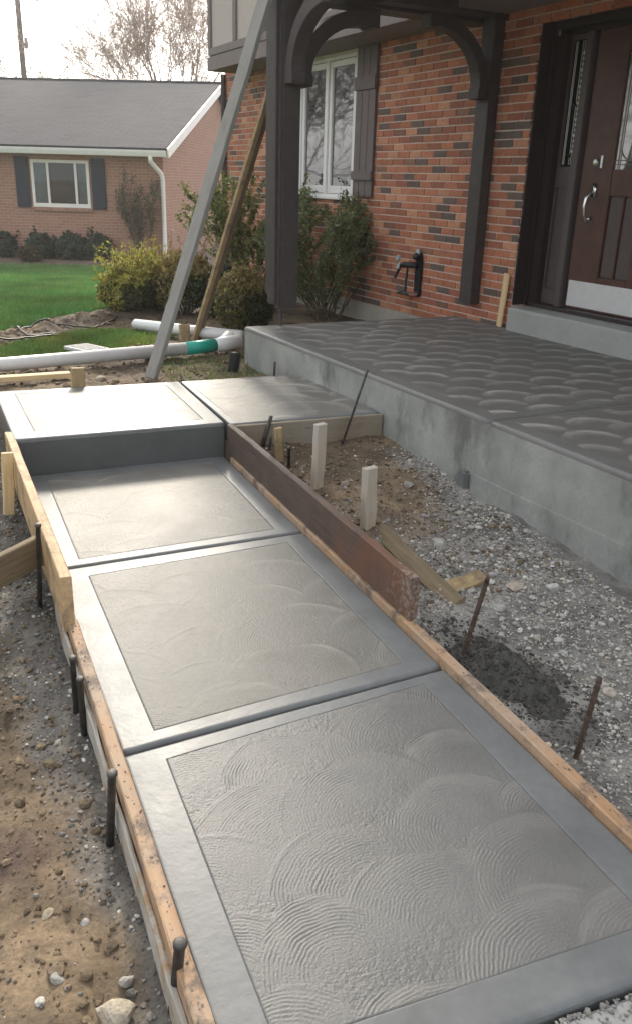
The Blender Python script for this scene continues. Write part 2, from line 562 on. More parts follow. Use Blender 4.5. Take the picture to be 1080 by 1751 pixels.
# leaves
def leaf_mesh(name, P, size, cols, g, nrm=None, aspect=.55, spread=1.0):
    n = len(P)
    if nrm is None:
        nrm = g.normal(size=(n, 3))
    else:
        nrm = nrm + spread * g.normal(size=(n, 3))
    nrm /= np.linalg.norm(nrm, axis=1)[:, None] + 1e-9
    a = np.cross(nrm, g.normal(size=(n, 3))); a /= np.linalg.norm(a, axis=1)[:, None] + 1e-9
    b = np.cross(nrm, a)
    s = (size * (.6 + .8 * g.random(n)))[:, None]
    V = np.stack([P - a * s, P + b * s * aspect + nrm * s * .15, P + a * s, P - b * s * aspect + nrm * s * .15], 1).reshape(-1, 3)
    F = np.arange(n * 4).reshape(n, 4)
    return np_mesh(name, V, F, np.repeat(cols, 4, axis=0))
def tint(g, n, c, var=.35, alt=None, pa=0.0, hv=.12):
    C = np.tile(np.array(c, float), (n, 1)) * (1 + var * (g.random((n, 1)) * 2 - 1)) * (1 + hv * (g.random((n, 3)) * 2 - 1))
    if alt is not None:
        m = g.random(n) < pa
        C[m] = np.array(alt) * (1 + var * (g.random((m.sum(), 1)) * 2 - 1))
    return np.clip(C, .004, 1)

def segs_mesh(name, segs, n=4):
    S = np.array([s[0] + s[1] + (s[2], s[3]) for s in segs], float)
    p0, p1, ra, rb = S[:, :3], S[:, 3:6], S[:, 6], S[:, 7]
    d = p1 - p0; d /= np.linalg.norm(d, axis=1)[:, None] + 1e-9
    h = np.where(np.abs(d[:, 2:3]) < .9, np.array([[0, 0, 1.]]), np.array([[1., 0, 0]]))
    a = np.cross(d, h); a /= np.linalg.norm(a, axis=1)[:, None]
    b = np.cross(d, a)
    V = []
    for p, r_ in ((p0, ra), (p1, rb)):
        for k in range(n):
            t = 2 * math.pi * k / n
            V.append(p + (a * math.cos(t) + b * math.sin(t)) * r_[:, None])
    V = np.stack(V, 1)
    base = (np.arange(len(S)) * 2 * n)[:, None, None]
    F = np.array([[k, (k + 1) % n, n + (k + 1) % n, n + k] for k in range(n)])[None] + base
    return np_mesh(name, V.reshape(-1, 3), F.reshape(-1, 4))
def grow(g, p, d, length, rad, depth, segs, tips, spread=.5, upb=.12, minr=.006, kids=(2, 4), shrink=.68, droop=0):
    nseg = 3 if depth > 1 else 2
    r_ = rad
    pts = []
    for i in range(nseg):
        d = d + np.array([g.normal() * .13, g.normal() * .13, g.normal() * .08 + upb * .5 - droop])
        d = d / np.linalg.norm(d)
        q = p + d * length / nseg
        r2 = max(minr, rad * (1 - .4 * (i + 1) / nseg))
        segs.append((tuple(p), tuple(q), r_, r2))
        p, r_ = q, r2
        pts.append((p.copy(), r_))
    if depth == 0:
        tips.append(p.copy())
        return
    for k in range(g.integers(kids[0], kids[1] + 1)):
        q, rq = pts[g.integers(0 if k else nseg - 1, nseg)]
        nd_ = d + spread * g.normal(size=3) * np.array([1, 1, .7])
        nd_[2] += upb
        nd_ /= np.linalg.norm(nd_)
        grow(g, q, nd_, length * shrink * (.8 + .4 * g.random()), max(minr, rq * .72), depth - 1, segs, tips, spread, upb, minr, kids, shrink, droop)

# ------------------------------------------------------------------ terrain
LY = ([-5, 0, 4.5, 5.2, 6.2, 7, 10, 13, 20, 24], [-.15, -.15, -.13, -.10, .10, .12, .13, .05, -.36, -.40])
RY = ([-5, 0, 1, 2.4, 3.75, 4.75, 6.2, 7, 10, 13, 20, 24], [-.15, -.14, -.12, -.08, -.01, .07, .10, .12, .13, .05, -.36, -.40])
def pip(x, y, poly):
    ins = np.zeros(np.shape(x), bool)
    j = len(poly) - 1
    for i in range(len(poly)):
        xi, yi = poly[i]; xj, yj = poly[j]
        with np.errstate(divide='ignore', invalid='ignore'):
            c = ((yi > y) != (yj > y)) & (x < (xj - xi) * (y - yi) / (yj - yi + 1e-12) + xi)
        ins ^= c
        j = i
    return ins
def lawn_edge(x):
    return np.interp(x, [-40, .3, .5, 1.2, 1.9, 2.6, 6], [8.6, 8.75, 8.95, 9.75, 10.4, 10.9, 11.2])
def bed_edge(x):
    return 22.35 - .48 * x
PATCH = [(-3, 7.3), (.4, 7.62), (1.0, 7.7), (1.75, 7.95), (2.15, 8.45), (1.9, 8.75), (1.4, 8.98), (.85, 8.55), (.4, 8.05), (-3, 7.9)]
def is_lawn(x, y, n):
    return (y > lawn_edge(x) + n * .35) & (y < bed_edge(x) + n * .5)
def is_patch(x, y, n):
    return pip(x + n * .12, y + n * .12, PATCH)
def terrain(x, y, detail=True):
    x = np.asarray(x, float); y = np.asarray(y, float)
    L = np.interp(y, *LY); Rz = np.interp(y, *RY)
    s = sstep(1.42, 1.52, x)
    z = L * (1 - s) + Rz * s
    # gravel heaped against the tall left board, sinking away to the left
    z = z + np.where(y < 6, -.10 * sstep(.1, -.9, x), 0)
    z = z + .05 * np.exp(-((x - .16) / .12) ** 2) * sstep(2.9, 3.5, y) * sstep(5.6, 4.6, y)
    # strip of turned soil at the edge of the lawn
    e = lawn_edge(x) - .45
    z = z + .07 * np.exp(-((y - e) / .33) ** 2) * sstep(3.2, 2.4, x) * sstep(6.3, 7.4, y)
    # soil heaped near the landing inside the pit
    z = z + .05 * np.exp(-(((x - 2.25) / .28) ** 2 + ((y - 4.15) / .35) ** 2))
    z = z + .035 * np.exp(-(((x - 2.0) / .25) ** 2 + ((y - 3.55) / .3) ** 2))
    # hollow at the end of the footing
    z = z - .06 * np.exp(-(((x - 2.47) / .09) ** 2 + ((y - 3.72) / .13) ** 2))
    if detail:
        near = sstep(13, 9, y)
        lawn = is_lawn(x, y, 0 * x) | is_patch(x, y, 0 * x)
        amp = np.where(lawn, .35, 1.0) * near
        z = z + amp * (.035 * fnoise(x, y, 2.2, 3, 1) + .022 * fnoise(x, y, 9, 4, 5) + .008 * fnoise(x, y, 45, 3, 9))
        rid = np.exp(-((y - e) / .35) ** 2) * near * (x < 3)
        z = z + rid * .06 * fnoise(x, y, 7, 4, 21)
    return z
def tz(x, y):
    return float(terrain(np.array([x]), np.array([y]))[0])

xs = np.unique(np.round(np.concatenate([-np.geomspace(160, 1.2, 30), np.arange(-1.2, -.4, .05), np.arange(-.4, 2.75, .017), np.arange(2.75, 6, .07), np.geomspace(6, 160, 26)]), 4))
ys = np.unique(np.round(np.concatenate([-np.geomspace(160, .3, 22), np.arange(-.3, .9, .06), np.arange(.9, 6.2, .018), np.arange(6.2, 11, .03), np.arange(11, 26, .25), np.geomspace(26, 170, 20)]), 4))
X, Y = np.meshgrid(xs, ys)
Z = terrain(X, Y)
# nothing of the ground may poke through the slabs
under = (X > .30) & (X < 1.52) & (Y < 6.02) & (Y > 1.0)
Z = np.where(under, np.minimum(Z, -.12), Z)
n1 = fnoise(X, Y, 1.6, 4, 3); n2 = fnoise(X, Y, 6, 4, 13)
soil = np.array([.205, .155, .105]); soild = np.array([.105, .08, .056]); grav = np.array([.26, .255, .245]); dk = np.array([.085, .08, .075])
Cg = soil[None, None] * (1 - sstep(-.25, .35, n1))[..., None] + soild[None, None] * sstep(-.25, .35, n1)[..., None]
Cg = Cg * (1 + .5 * n2[..., None])
# grey gravel: pit side and beside the left form
pit = sstep(1.5, 1.6, X) * sstep(4.9, 4.4, Y)
gm = pit * np.clip(sstep(3.7, 2.9, Y + .6 * n1 - .5 * (X - 1.95)) + .85 * sstep(2.32, 2.5, X + .12 * n2) * sstep(4.6, 4.2, Y), 0, 1)
brownspot = np.exp(-(((X - 2.05) / .22) ** 2 + ((Y - 3.6) / .35) ** 2))
gm = gm * (1 - .85 * brownspot)
gl = sstep(.08, .2, X + .2 * n1) * (X < .4) * sstep(6.0, 5.2, Y)
gl = np.maximum(gl, sstep(-.35, -.1, X + .3 * n1) * sstep(3.0, 3.4, Y) * (X < .4) * sstep(6.0, 5.2, Y))
gm = np.maximum(gm, gl * .8)
Cg = Cg * (1 - gm[..., None]) + grav * (.8 + .6 * n2[..., None]) * gm[..., None] * (1 - .35 * (X < .4)[..., None])
damp = np.exp(-(((X + .05) / .16) ** 2 + ((Y - 1.98) / .10) ** 2)) * .8
Cg = Cg * (1 - damp[..., None]) + np.array([.07, .045, .045]) * damp[..., None]
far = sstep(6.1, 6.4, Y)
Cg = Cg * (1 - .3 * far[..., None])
ln = (is_lawn(X, Y, n1 + n2) | is_patch(X, Y, n1 + n2))
Cg = np.where(ln[..., None], np.array([.075, .14, .035]) * (1 + .35 * n2[..., None]), Cg)
bed = Y > bed_edge(X) + n1 * .5
Cg = np.where((bed & (Y < 40))[..., None], np.array([.16, .12, .10]), Cg)
Cg = np.where((Y > 40)[..., None], np.array([.07, .10, .04]), Cg)
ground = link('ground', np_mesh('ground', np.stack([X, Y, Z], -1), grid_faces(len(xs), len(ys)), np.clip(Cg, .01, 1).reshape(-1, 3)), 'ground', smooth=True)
struct(ground)

# ------------------------------------------------------------------ walkway
def quad_pt(q, s, t):
    A, B, C, D = [np.array(p, float) for p in q]
    s = np.asarray(s)[..., None]; t = np.asarray(t)[..., None]
    return (A * (1 - s) + B * s) * (1 - t) + (D * (1 - s) + C * s) * t
def loop_pts(q, n=24):
    P = []
    for k in range(4):
        a, b = np.array(q[k], float), np.array(q[(k + 1) % 4], float)
        for i in range(n):
            P.append(a + (b - a) * i / n)
    return np.array(P)
def inset(q, d):
    c = np.mean(np.array(q, float), axis=0)
    out = []
    n = len(q)
    for i in range(n):
        p, a, b = np.array(q[i], float), np.array(q[i - 1], float), np.array(q[(i + 1) % n], float)
        u, v = (a - p) / np.linalg.norm(a - p), (b - p) / np.linalg.norm(b - p)
        out.append(p + (u + v) * d)
    return out
def inset_sides(q, d, k):
    """inset by d at the near and far side, by d*k at the two long sides"""
    A, B, C, D = [np.array(p, float) for p in q]
    ux, uy = (B - A) / np.linalg.norm(B - A), (D - A) / np.linalg.norm(D - A)
    return [A + ux * d * k + uy * d, B - ux * d * k + uy * d, C - ux * d * k - uy * d, D + ux * d * k - uy * d]
def relief(W, H, res, strokes, seed, lam=.011, amp=.0011, lip=.0012, fine=.00035, halfw=1.75, drylo=.55, sharp=.007, dryk=1.0):
    nx, ny = int(W / res) + 1, int(H / res) + 1
    g = np.random.default_rng(seed)
    Xr, Yr = np.meshgrid(np.linspace(0, W, nx), np.linspace(0, H, ny))
    wob = fnoise(Xr, Yr, 14, 5, seed) * .010
    h = fine * (fnoise(Xr, Yr, 95, 2, seed + 2) * 1.6 + g.normal(size=Xr.shape) * .55)
    dry = np.zeros_like(h)
    patch = (.45 + .6 * sstep(-.25, .4, fnoise(Xr, Yr, 6, 3, seed + 7))) * (.4 + .8 * sstep(-.35, .3, fnoise(Xr, Yr, 34, 3, seed + 8)))
    for (cx, cy, r_, dr) in sorted(strokes, key=lambda s: -s[1]):
        dx, dy = Xr - cx, Yr - cy
        d = np.hypot(dx, dy)
        a = np.arctan2(dx, dy) - dr
        a = (a + math.pi) % (2 * math.pi) - math.pi
        m = (d < r_ * (1 + .12 * np.sin(a * 3 + cx * 9))) & (np.abs(a) < halfw + .3 * np.sin(d * 30))
        dw = d + wob
        rid = np.sin(2 * math.pi * dw / lam + 6.3 * g.random()) * (.6 + .7 * np.clip(.5 + fnoise(dw * 60, a * 1.1, 1.0, 2, seed + int(cx * 50)), 0, 1))
        env = sstep(.2 * r_, .5 * r_, d) * (1 - .75 * sstep(.7, halfw, np.abs(a + .45))) * patch
        hh = amp * rid * env + lip * np.exp(-((r_ - d) / .008) ** 2) * (1 - sstep(.9, halfw, np.abs(a)))
        wm = sstep(1.0, .93, d / (r_ * (1 + .12 * np.sin(a * 3 + cx * 9)))) * sstep(halfw + .2, halfw - .35, np.abs(a))
        h = h * (1 - wm) + (hh + .5 * h * (1 - env * .6)) * wm
        strk = .45 + 1.1 * np.clip(.5 + fnoise(dw * 70, a * 2.2, 1.0, 3, seed + int(cx * 70) + 9), 0, 1)
        dd = sstep(drylo, .97, d / r_) * np.clip(np.cos(a * .95), 0, 1) ** .8 * sstep(1.0, 1.0 - sharp / r_, d / r_) * (.6 + .6 * g.random()) * dryk * strk
        dry = dry * (1 - wm) + dd * wm
    return nx, ny, h, np.clip(dry, 0, 1)
def panel(name, q, z, res, strokes, seed, mat, parent, fnz=None, **kw):
    A, B, C, D = [np.array(p, float) for p in q]
    W = (np.linalg.norm(B - A) + np.linalg.norm(C - D)) / 2
    H = (np.linalg.norm(D - A) + np.linalg.norm(C - B)) / 2
    nx, ny, h, dry = relief(W, H, res, strokes, seed, **kw)
    S, T_ = np.meshgrid(np.linspace(0, 1, nx), np.linspace(0, 1, ny))
    P = quad_pt(q, S, T_)
    wav = .0016 * fnoise(P[..., 0], P[..., 1], 4, 3, seed)
    V = np.dstack([P, z + h + wav])
    # turn the rim down so that the panel has an edge of its own
    V[0, :, 2] = V[-1, :, 2] = z - .0022
    V[:, 0, 2] = V[:, -1, 2] = z - .0022
    me = np_mesh(name, V, grid_faces(nx, ny), fl=('dry', dry))
    return link(name, me, mat, parent, smooth=True)
def slab(parent, q, inner, z, zb, res, strokes, seed, label=None, bmat='slab', kside=.3, pmat='panel', **kw):
    """q outer corners (near left, near right, far right, far left), inner the same for the swirled panel"""
    n = 40
    body = MB().prism([tuple(p) for p in inset(q, .0015)], zb, z - .0055).build('slab', bmat, parent, bev=.004)
    if label:
        body['label'] = label
    loops, zs = [], []
    for d, dz in ((0.0, -.022), (0.001, -.013), (.004, -.006), (.009, -.0018), (.0155, -.0003), (.018, 0.0)):
        loops.append(loop_pts(inset_sides(q, d, kside), n)); zs.append(z + dz)
    inn = inset(inner, -.0012)
    la, lb_ = loop_pts(inset_sides(q, .018, kside), n), loop_pts(inset(inner, -.0035), n)
    for f_ in (.06, .35, .65, .94):
        loops.append(la * (1 - f_) + lb_ * f_); zs.append(z)
    loops.append(lb_); zs.append(z)
    loops.append(loop_pts(inn, n)); zs.append(z - .0002)
    loops.append(loop_pts(inset(inn, .0006), n)); zs.append(z - .0012)
    loops.append(loop_pts(inset(inn, .0016), n)); zs.append(z - .0045)
    V = []
    for P, zz in zip(loops, zs):
        w = .0010 * fnoise(P[:, 0], P[:, 1], 9, 3, seed + 50) + .0005 * fnoise(P[:, 0], P[:, 1], 60, 2, seed + 51)
        V.append(np.column_stack([P, np.full(len(P), zz) + w]))
    m = 4 * n
    F = []
    for k in range(len(loops) - 1):
        for i in range(m):
            F.append((k * m + i, k * m + (i + 1) % m, (k + 1) * m + (i + 1) % m, (k + 1) * m + i))
    link('trowelled_border', np_mesh('trowelled_border', np.concatenate(V), np.array(F)), 'border', body, smooth=True)
    panel('swirled_panel', inner, z, res, strokes, seed, pmat, body, **kw)
    return body

walk = bpy.data.objects.new('walkway', None)
COL.objects.link(walk)
struct(walk)
def rows(W, H, r_, dxs, dys, dr, g, jit=.04, rj=.12):
    out = []
    j = 0
    y = -.5 * dys
    while y < H + r_:
        x = (-.5 if j % 2 else 0) * dxs
        while x < W + r_:
            out.append((x + g.normal() * jit, y + g.normal() * jit, r_ * (1 + g.normal() * rj), dr + g.normal() * .18))
            x += dxs
        y += dys
        j += 1
    return out
g1 = np.random.default_rng(21)
qn = [(.3325, .985), (1.490, .928), (1.4915, 2.206), (.3325, 2.127)]
inn = [(.436, 1.095), (1.369, 1.052), (1.374, 2.143), (.449, 2.062)]
st = rows(.93, 1.0, .25, .34, .23, -.12, g1, .05, .16)
slab(walk, qn, inn, 0.0, -.16, .0026, st, 11, lam=.0100, amp=.00080, lip=.0009, fine=.00065, dryk=.25)
qm = [(.3325, 2.137), (1.4915, 2.217), (1.494, 3.536), (.312, 3.501)]
inm = [(.447, 2.212), (1.374, 2.291), (1.379, 3.447), (.436, 3.398)]
st = rows(.93, 1.17, .27, .36, .22, .15, g1)
slab(walk, qm, inm, 0.0, -.16, .0036, st, 12, pmat='sheenpanel', lam=.0105, amp=.0007, lip=.0010, fine=.0006, dryk=.5, drylo=.8)
qf = [(.311, 3.511), (1.494, 3.546), (1.4965, 4.846), (.287, 4.838)]
inf_ = [(.424, 3.585), (1.382, 3.622), (1.396, 4.74), (.418, 4.74)]
st = rows(.96, 1.12, .27, .40, .25, .1, g1)
slab(walk, qf, inf_, 0.0, -.16, .0048, st, 13, pmat='sheenpanel', lam=.011, amp=.0005, lip=.0009, fine=.0005, dryk=.6, drylo=.86)
qu = [(.275, 4.843), (1.506, 4.832), (1.524, 6.02), (.250, 6.065)]
inu = [(.397, 4.985), (1.405, 4.945), (1.412, 5.925), (.372, 5.95)]
st = rows(1.0, .98, .30, .42, .28, .1, g1)
slab(walk, qu, inu, .217, -.10, .006, st, 14, pmat='sheenpanel', bmat='riser', lam=.012, amp=.0008, lip=.0016, fine=.0006, dryk=.9, drylo=.86)
ql = [(1.528, 4.792), (2.538, 4.772), (2.505, 6.0), (1.536, 6.02)]
inl = [(1.575, 4.82), (2.515, 4.80), (2.488, 5.96), (1.58, 5.985)]
st = rows(.93, 1.16, .27, .36, .25, .25, g1)
slab(walk, ql, inl, .2165, -.10, .006, st, 15, pmat='sheenpanel', lam=.012, amp=.0008, lip=.0014, fine=.0006, dryk=.8, drylo=.7)

# strip of old pavement before the near end of the walk
MB().prism([(.15, -2.0), (2.2, -2.0), (2.2, .88), (1.495, .918), (.33, .975), (.15, .98)], -.2, -.018).build('pavement', 'oldwalk', None, bev=.012)
struct(bpy.data.objects['pavement'])

# ------------------------------------------------------------------ house frame of reference
HO = (2.53, 5.196, 0.0)
HA = R(4.5)
def tow(u, v, z):
    return Vector((HO[0] - math.sin(HA) * u + math.cos(HA) * v, HO[1] + math.cos(HA) * u + math.sin(HA) * v, z))

# porch: local x = depth towards the wall, y = along the wall away from the camera
porch = thing('concrete_porch', 'raised grey concrete porch with swirled top before the brick wall and front door', 'porch', HO, HA)
PZ = .434
pbody = MB().prism(inset([(0, -4.2), (2.195, -4.2), (2.195, 1.745), (-.027, 1.795), (0, -1.5)], .002), -.3, PZ - .028).build('slab', 'porchface', porch, bev=.003)
def porch_piece(y0, y1, y1b, seed):
    q = [(0.0, y0), (2.195, y0), (2.195, y1b), (-.027 if y1 > 1 else 0.0, y1)]
    b = pbody
    n = 40
    inner = [(.115, y0 + .06), (2.13, y0 + .06), (2.13, y1b - .05), (.105, y1 - .05)]
    loops, zs = [], []
    for d, dz in ((0, -.03), (.001, -.016), (.005, -.008), (.012, -.002), (.02, 0), (.023, 0)):
        loops.append(loop_pts(inset(q, d), n)); zs.append(PZ + dz)
    inn = inset(inner, -.001)
    loops.append(loop_pts(inset(inner, -.004), n)); zs.append(PZ)
    loops.append(loop_pts(inn, n)); zs.append(PZ)
    loops.append(loop_pts(inset(inn, .0005), n)); zs.append(PZ - .006)
    V = np.concatenate([np.column_stack([P, np.full(len(P), zz) + .002 * fnoise(P[:, 0], P[:, 1], 6, 3, seed)]) for P, zz in zip(loops, zs)])
    m = 4 * n
    F = np.array([(k * m + i, k * m + (i + 1) % m, (k + 1) * m + (i + 1) % m, (k + 1) * m + i) for k in range(len(loops) - 1) for i in range(m)])
    link('trowelled_border', np_mesh('trowelled_border', V, F), 'porchedge', b, smooth=True)
    gp = np.random.default_rng(seed)
    W, H = 2.02, y1 - y0 - .1
    st = rows(W, H, .195, .36, .20, R(22), gp, .016, .05)
    panel('swirled_panel', inner, PZ, .0085, st, seed, 'porchtop', b, lam=.014, amp=.0003, lip=.0003, fine=.0004, halfw=1.35, drylo=.36, sharp=.03, dryk=.72)
    return b
porch_piece(-1.482, 1.795, 1.745, 31)
porch_piece(-4.2, -1.514, -1.514, 32)
# footing course, a few millimetres proud of the face, with a ragged end
MB().extr([(-4.2, .105), (-3.2, .10), (-2.4, .108), (-1.8, .10), (-1.5, .098), (-1.415, .10), (-1.40, .03), (-1.43, -.08), (-1.41, -.4), (-4.2, -.4)], 0, -.010, .1).build('footing', 'porchface', porch, bev=.004)
MB().extr([(-1.30, .085), (-1.345, .11), (-1.385, .10), (-1.39, -.02), (-1.36, -.2), (-1.28, -.2), (-1.27, .03)], 0, -.035, .05).build('footing_lump', 'slab', porch, bev=.012)

step = tag(MB().extr([(2.095, .42), (2.10, .615), (2.112, .63), (2.62, .636), (2.62, .42)], 1, -2.2, .905).build('door_step', 'step', None, bev=.006), 'light grey concrete step below the dark front door', 'step')
step.location, step.rotation_euler = HO, (0, 0, HA)

# ------------------------------------------------------------------ brick house
house = thing('brick_house', 'red brick house with timbered upper storey and dark front door', 'house', HO, HA)
WT = 3.10
W0, W1, WZ0, WZ1 = 3.84, 5.225, 1.44, WT
D0, D1, DZ1 = -1.55, .995, 2.86
wb = MB()
for (a, b_, z0, z1) in ((D1, W0, -.3, WT), (W0, W1, -.3, WZ0), (W1, 7.655, -.3, WT), (D0, D1, DZ1, WT + .5), (-5.0, D0, -.3, WT + .5), (D0, D1, -.3, .60), (-5, D1 + .9, WT, WT + .5)):
    wb.box(2.2075, 2.42, a, b_, z0, z1)
wb.box(2.42, 9, 7.45, 7.655, -.3, WT)
wall = wb.build('wall', 'mortar', house)
fnd = MB().box(2.17, 2.215, 1.02, 7.665, -.3, .331).build('foundation', 'foundation', house, bev=.004)
# bricks
COURSE, BL, JT = .0695, .198, .012
def brick_col():
    k = random.random()
    if k < .13:
        b = (.135, .10, .085)
    elif k < .24:
        b = (.24, .12, .08)
    elif k < .46:
        b = (.335, .125, .075)
    elif k < .84:
        b = (.43, .17, .095)
    else:
        b = (.50, .245, .145)
    s = 1 + random.uniform(-.13, .13)
    return tuple(x * s for x in b)
bricks = []
k = 0
z = .333
while z < WT + .42:
    off = (k % 2) * (BL + JT) / 2 + random.uniform(-.006, .006)
    u = -5 + off
    zt = z + COURSE - JT
    while u < 7.655:
        a, b_ = u, min(u + BL, 7.655)
        parts = [(a, b_)]
        for (h0, h1, hz0, hz1) in ((W0 + .003, W1 - .003, WZ0, WZ1), (D0, D1, -1, DZ1 - .01), (-6, 7.7, WT, 9) if False else (1.9, 7.7, WT - .005, 9)):
            if zt > hz0 + .015 and z < hz1 - .015:
                np_ = []
                for (p, q_) in parts:
                    if q_ <= h0 or p >= h1:
                        np_.append((p, q_))
                    else:
                        if p < h0:
                            np_.append((p, h0))
                        if q_ > h1:
                            np_.append((h1, q_))
                parts = np_
        for (p, q_) in parts:
            if q_ - p > .025 and not (q_ < 1.0 and z < DZ1 - .05 and q_ > D0 and p > D0):
                bricks.append((p, q_, z, zt))
        u += BL + JT
    z += COURSE
    k += 1
def brick_geo(p, q_, z0, z1, v0=2.2, v1=2.225):
    e = .0025
    V = [(v1, p, z0), (v1, q_, z0), (v1, q_, z1), (v1, p, z1), (v0 + e, p, z0), (v0 + e, q_, z0), (v0 + e, q_, z1), (v0 + e, p, z1),
         (v0, p + e, z0 + e), (v0, q_ - e, z0 + e), (v0, q_ - e, z1 - e), (v0, p + e, z1 - e)]
    F = [(8, 11, 10, 9)] + [(4 + i, 8 + i, 8 + (i + 1) % 4, 4 + (i + 1) % 4) for i in range(4)] + [(i, 4 + i, 4 + (i + 1) % 4, (i + 1) % 4) for i in range(4)]
    return V, F
vis = [b for b in bricks if b[0] > .98 and not (b[0] > 1.42 and b[1] < 1.80 and b[2] > .6) and b[2] < 2.95 and b[2] > .38]
vis.sort(key=lambda b: b[0])
single = set(vis[:300])
uV, uF = brick_geo(-.5, .5, 0, COURSE - JT, 0, .025)
ub = np_mesh('brick', np.array(uV), np.array([f for f in uF]))
ub.polygons.foreach_set('use_smooth', np.zeros(len(ub.polygons), bool))
ub.materials.append(M['brick'])
for b_ in vis[:300]:
    o = bpy.data.objects.new('brick', ub)
    COL.objects.link(o)
    o.parent = wall
    L = b_[1] - b_[0]
    o.location = (2.2 + random.uniform(-.0018, .0018), (b_[0] + b_[1]) / 2, b_[2] + random.uniform(-.0008, .0008))
    o.scale = (1, L, 1)
    o.rotation_euler = (random.uniform(-.003, .003), 0, random.uniform(-.004, .004) / max(L, .05) * .2)
    c = brick_col()
    o.color = c4(c)
rv, rf, rc = [], [], []
for b_ in bricks:
    if b_ in single:
        continue
    d = random.uniform(-.0018, .0018)
    V, F = brick_geo(b_[0], b_[1], b_[2], b_[3], 2.2 + d, 2.225)
    o_ = len(rv)
    rv += V
    rf += [tuple(i + o_ for i in f) for f in F]
    rc += [brick_col()] * len(V)
stuff(link('brick', np_mesh('brick_mass', np.array(rv), np.array(rf), np.array(rc)), 'brickmass', wall))

# window under the jetty
def rect_frame(mb, x0, x1, y0, y1, z0, z1, w, wb_=None, wt=None):
    wb_ = w if wb_ is None else wb_
    wt = w if wt is None else wt
    mb.box(x0, x1, y0, y0 + w, z0, z1)
    mb.box(x0, x1, y1 - w, y1, z0, z1)
    mb.box(x0 + .0005, x1 - .0005, y0 + w, y1 - w, z0, z0 + wb_)
    mb.box(x0 + .0005, x1 - .0005, y0 + w, y1 - w, z1 - wt, z1)
    return mb
win = rect_frame(MB(), 2.19, 2.30, W0 + .01, W1 - .01, WZ0 + .005, 2.92, .035).box(2.185, 2.30, 4.505, 4.545, WZ0 + .04, 2.885).build('window', 'white', house, bev=.003)
MB().box(2.165, 2.30, W0 - .005, W1 + .005, WZ0 - .02, WZ0 + .012).build('sill', 'white', win, bev=.004)
for (a, b_) in ((W0 + .048, 4.500), (4.55, W1 - .048)):
    rect_frame(MB(), 2.205, 2.26, a, b_, WZ0 + .045, 2.88, .062, .085).build('sash', 'white', win, bev=.004)
    MB().box(2.228, 2.234, a + .055, b_ - .055, WZ0 + .12, 2.83).build('pane', 'pane', win)
MB().box(2.205, 2.33, W0 + .002, W1 - .002, 2.923, WT - .001).build('head_panel', 'cream', win, bev=.003)
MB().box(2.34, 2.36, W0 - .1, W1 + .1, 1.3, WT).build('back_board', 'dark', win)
def shutter(y0, y1, nm='shutter'):
    s = MB().box(2.188, 2.1995, y0 + .004, y1 - .004, 1.475, 2.95).build('shutter', 'shutter', house)
    n = 3
    w = (y1 - y0) / n
    for i in range(n):
        MB().box(2.166, 2.1875, y0 + i * w + .003, y0 + (i + 1) * w - .003, 1.468, 2.958).build('board', 'shutter', s, bev=.003)
    for zc, hh in ((2.60, .065), (1.685, .045)):
        MB().box(2.142, 2.1655, y0 - .012, y1 + .004, zc - hh, zc + hh).build('batten', 'shutter', s, bev=.003)
shutter(3.425, 3.835)
shutter(5.24, 5.65)

# jettied upper storey
je = MB().box(1.735, 2.6, -5, 7.0, WT + .02, 5.75).build('jetty', 'stucco', house)
MB().box(1.70, 9.0, -5, 7.045, 2.957, 3.12).box(1.73, 2.5, -5, 7.03, 3.045, 3.05).build('fascia', 'jettywood', je, bev=.006)
MB().box(1.72, 2.35, -5, 7.02, 3.052, 3.07).build('soffit_board', 'soffit', je)
MB().box(1.708, 1.74, -5, 7.04, 3.135, 3.225).build('rail', 'jettywood', je, bev=.004)
yy = 6.94
while yy > -5:
    MB().box(1.706, 1.738, yy, yy + .10, 3.2265, 5.75).build('stile', 'jettywood', je, bev=.004)
    yy -= .86
MB().box(1.735, 9, 7.02, 7.045, 3.1225, 5.75).build('end_wall', 'jettywood', je)
rl = MB().extr([(1.25, 5.62), (1.25, 5.74), (5.6, 8.35), (9.9, 5.74), (9.9, 5.62), (5.6, 8.23)], 1, -6, 7.35).build('roof', 'shingle', house)
MB().extr([(1.74, 5.75), (9, 5.75), (5.6, 8.0)], 1, 6.9, 7.02).build('gable_wall', 'stucco', house)
MB().box(1.14, 1.249, -6, 7.35, 5.60, 5.73).build('eaves_gutter', 'jettywood', rl)
MB().tube([(2.16, 7.63, .2), (2.16, 7.63, 3.0)], .038, 8).build('downspout', 'timber', house, smooth=False)

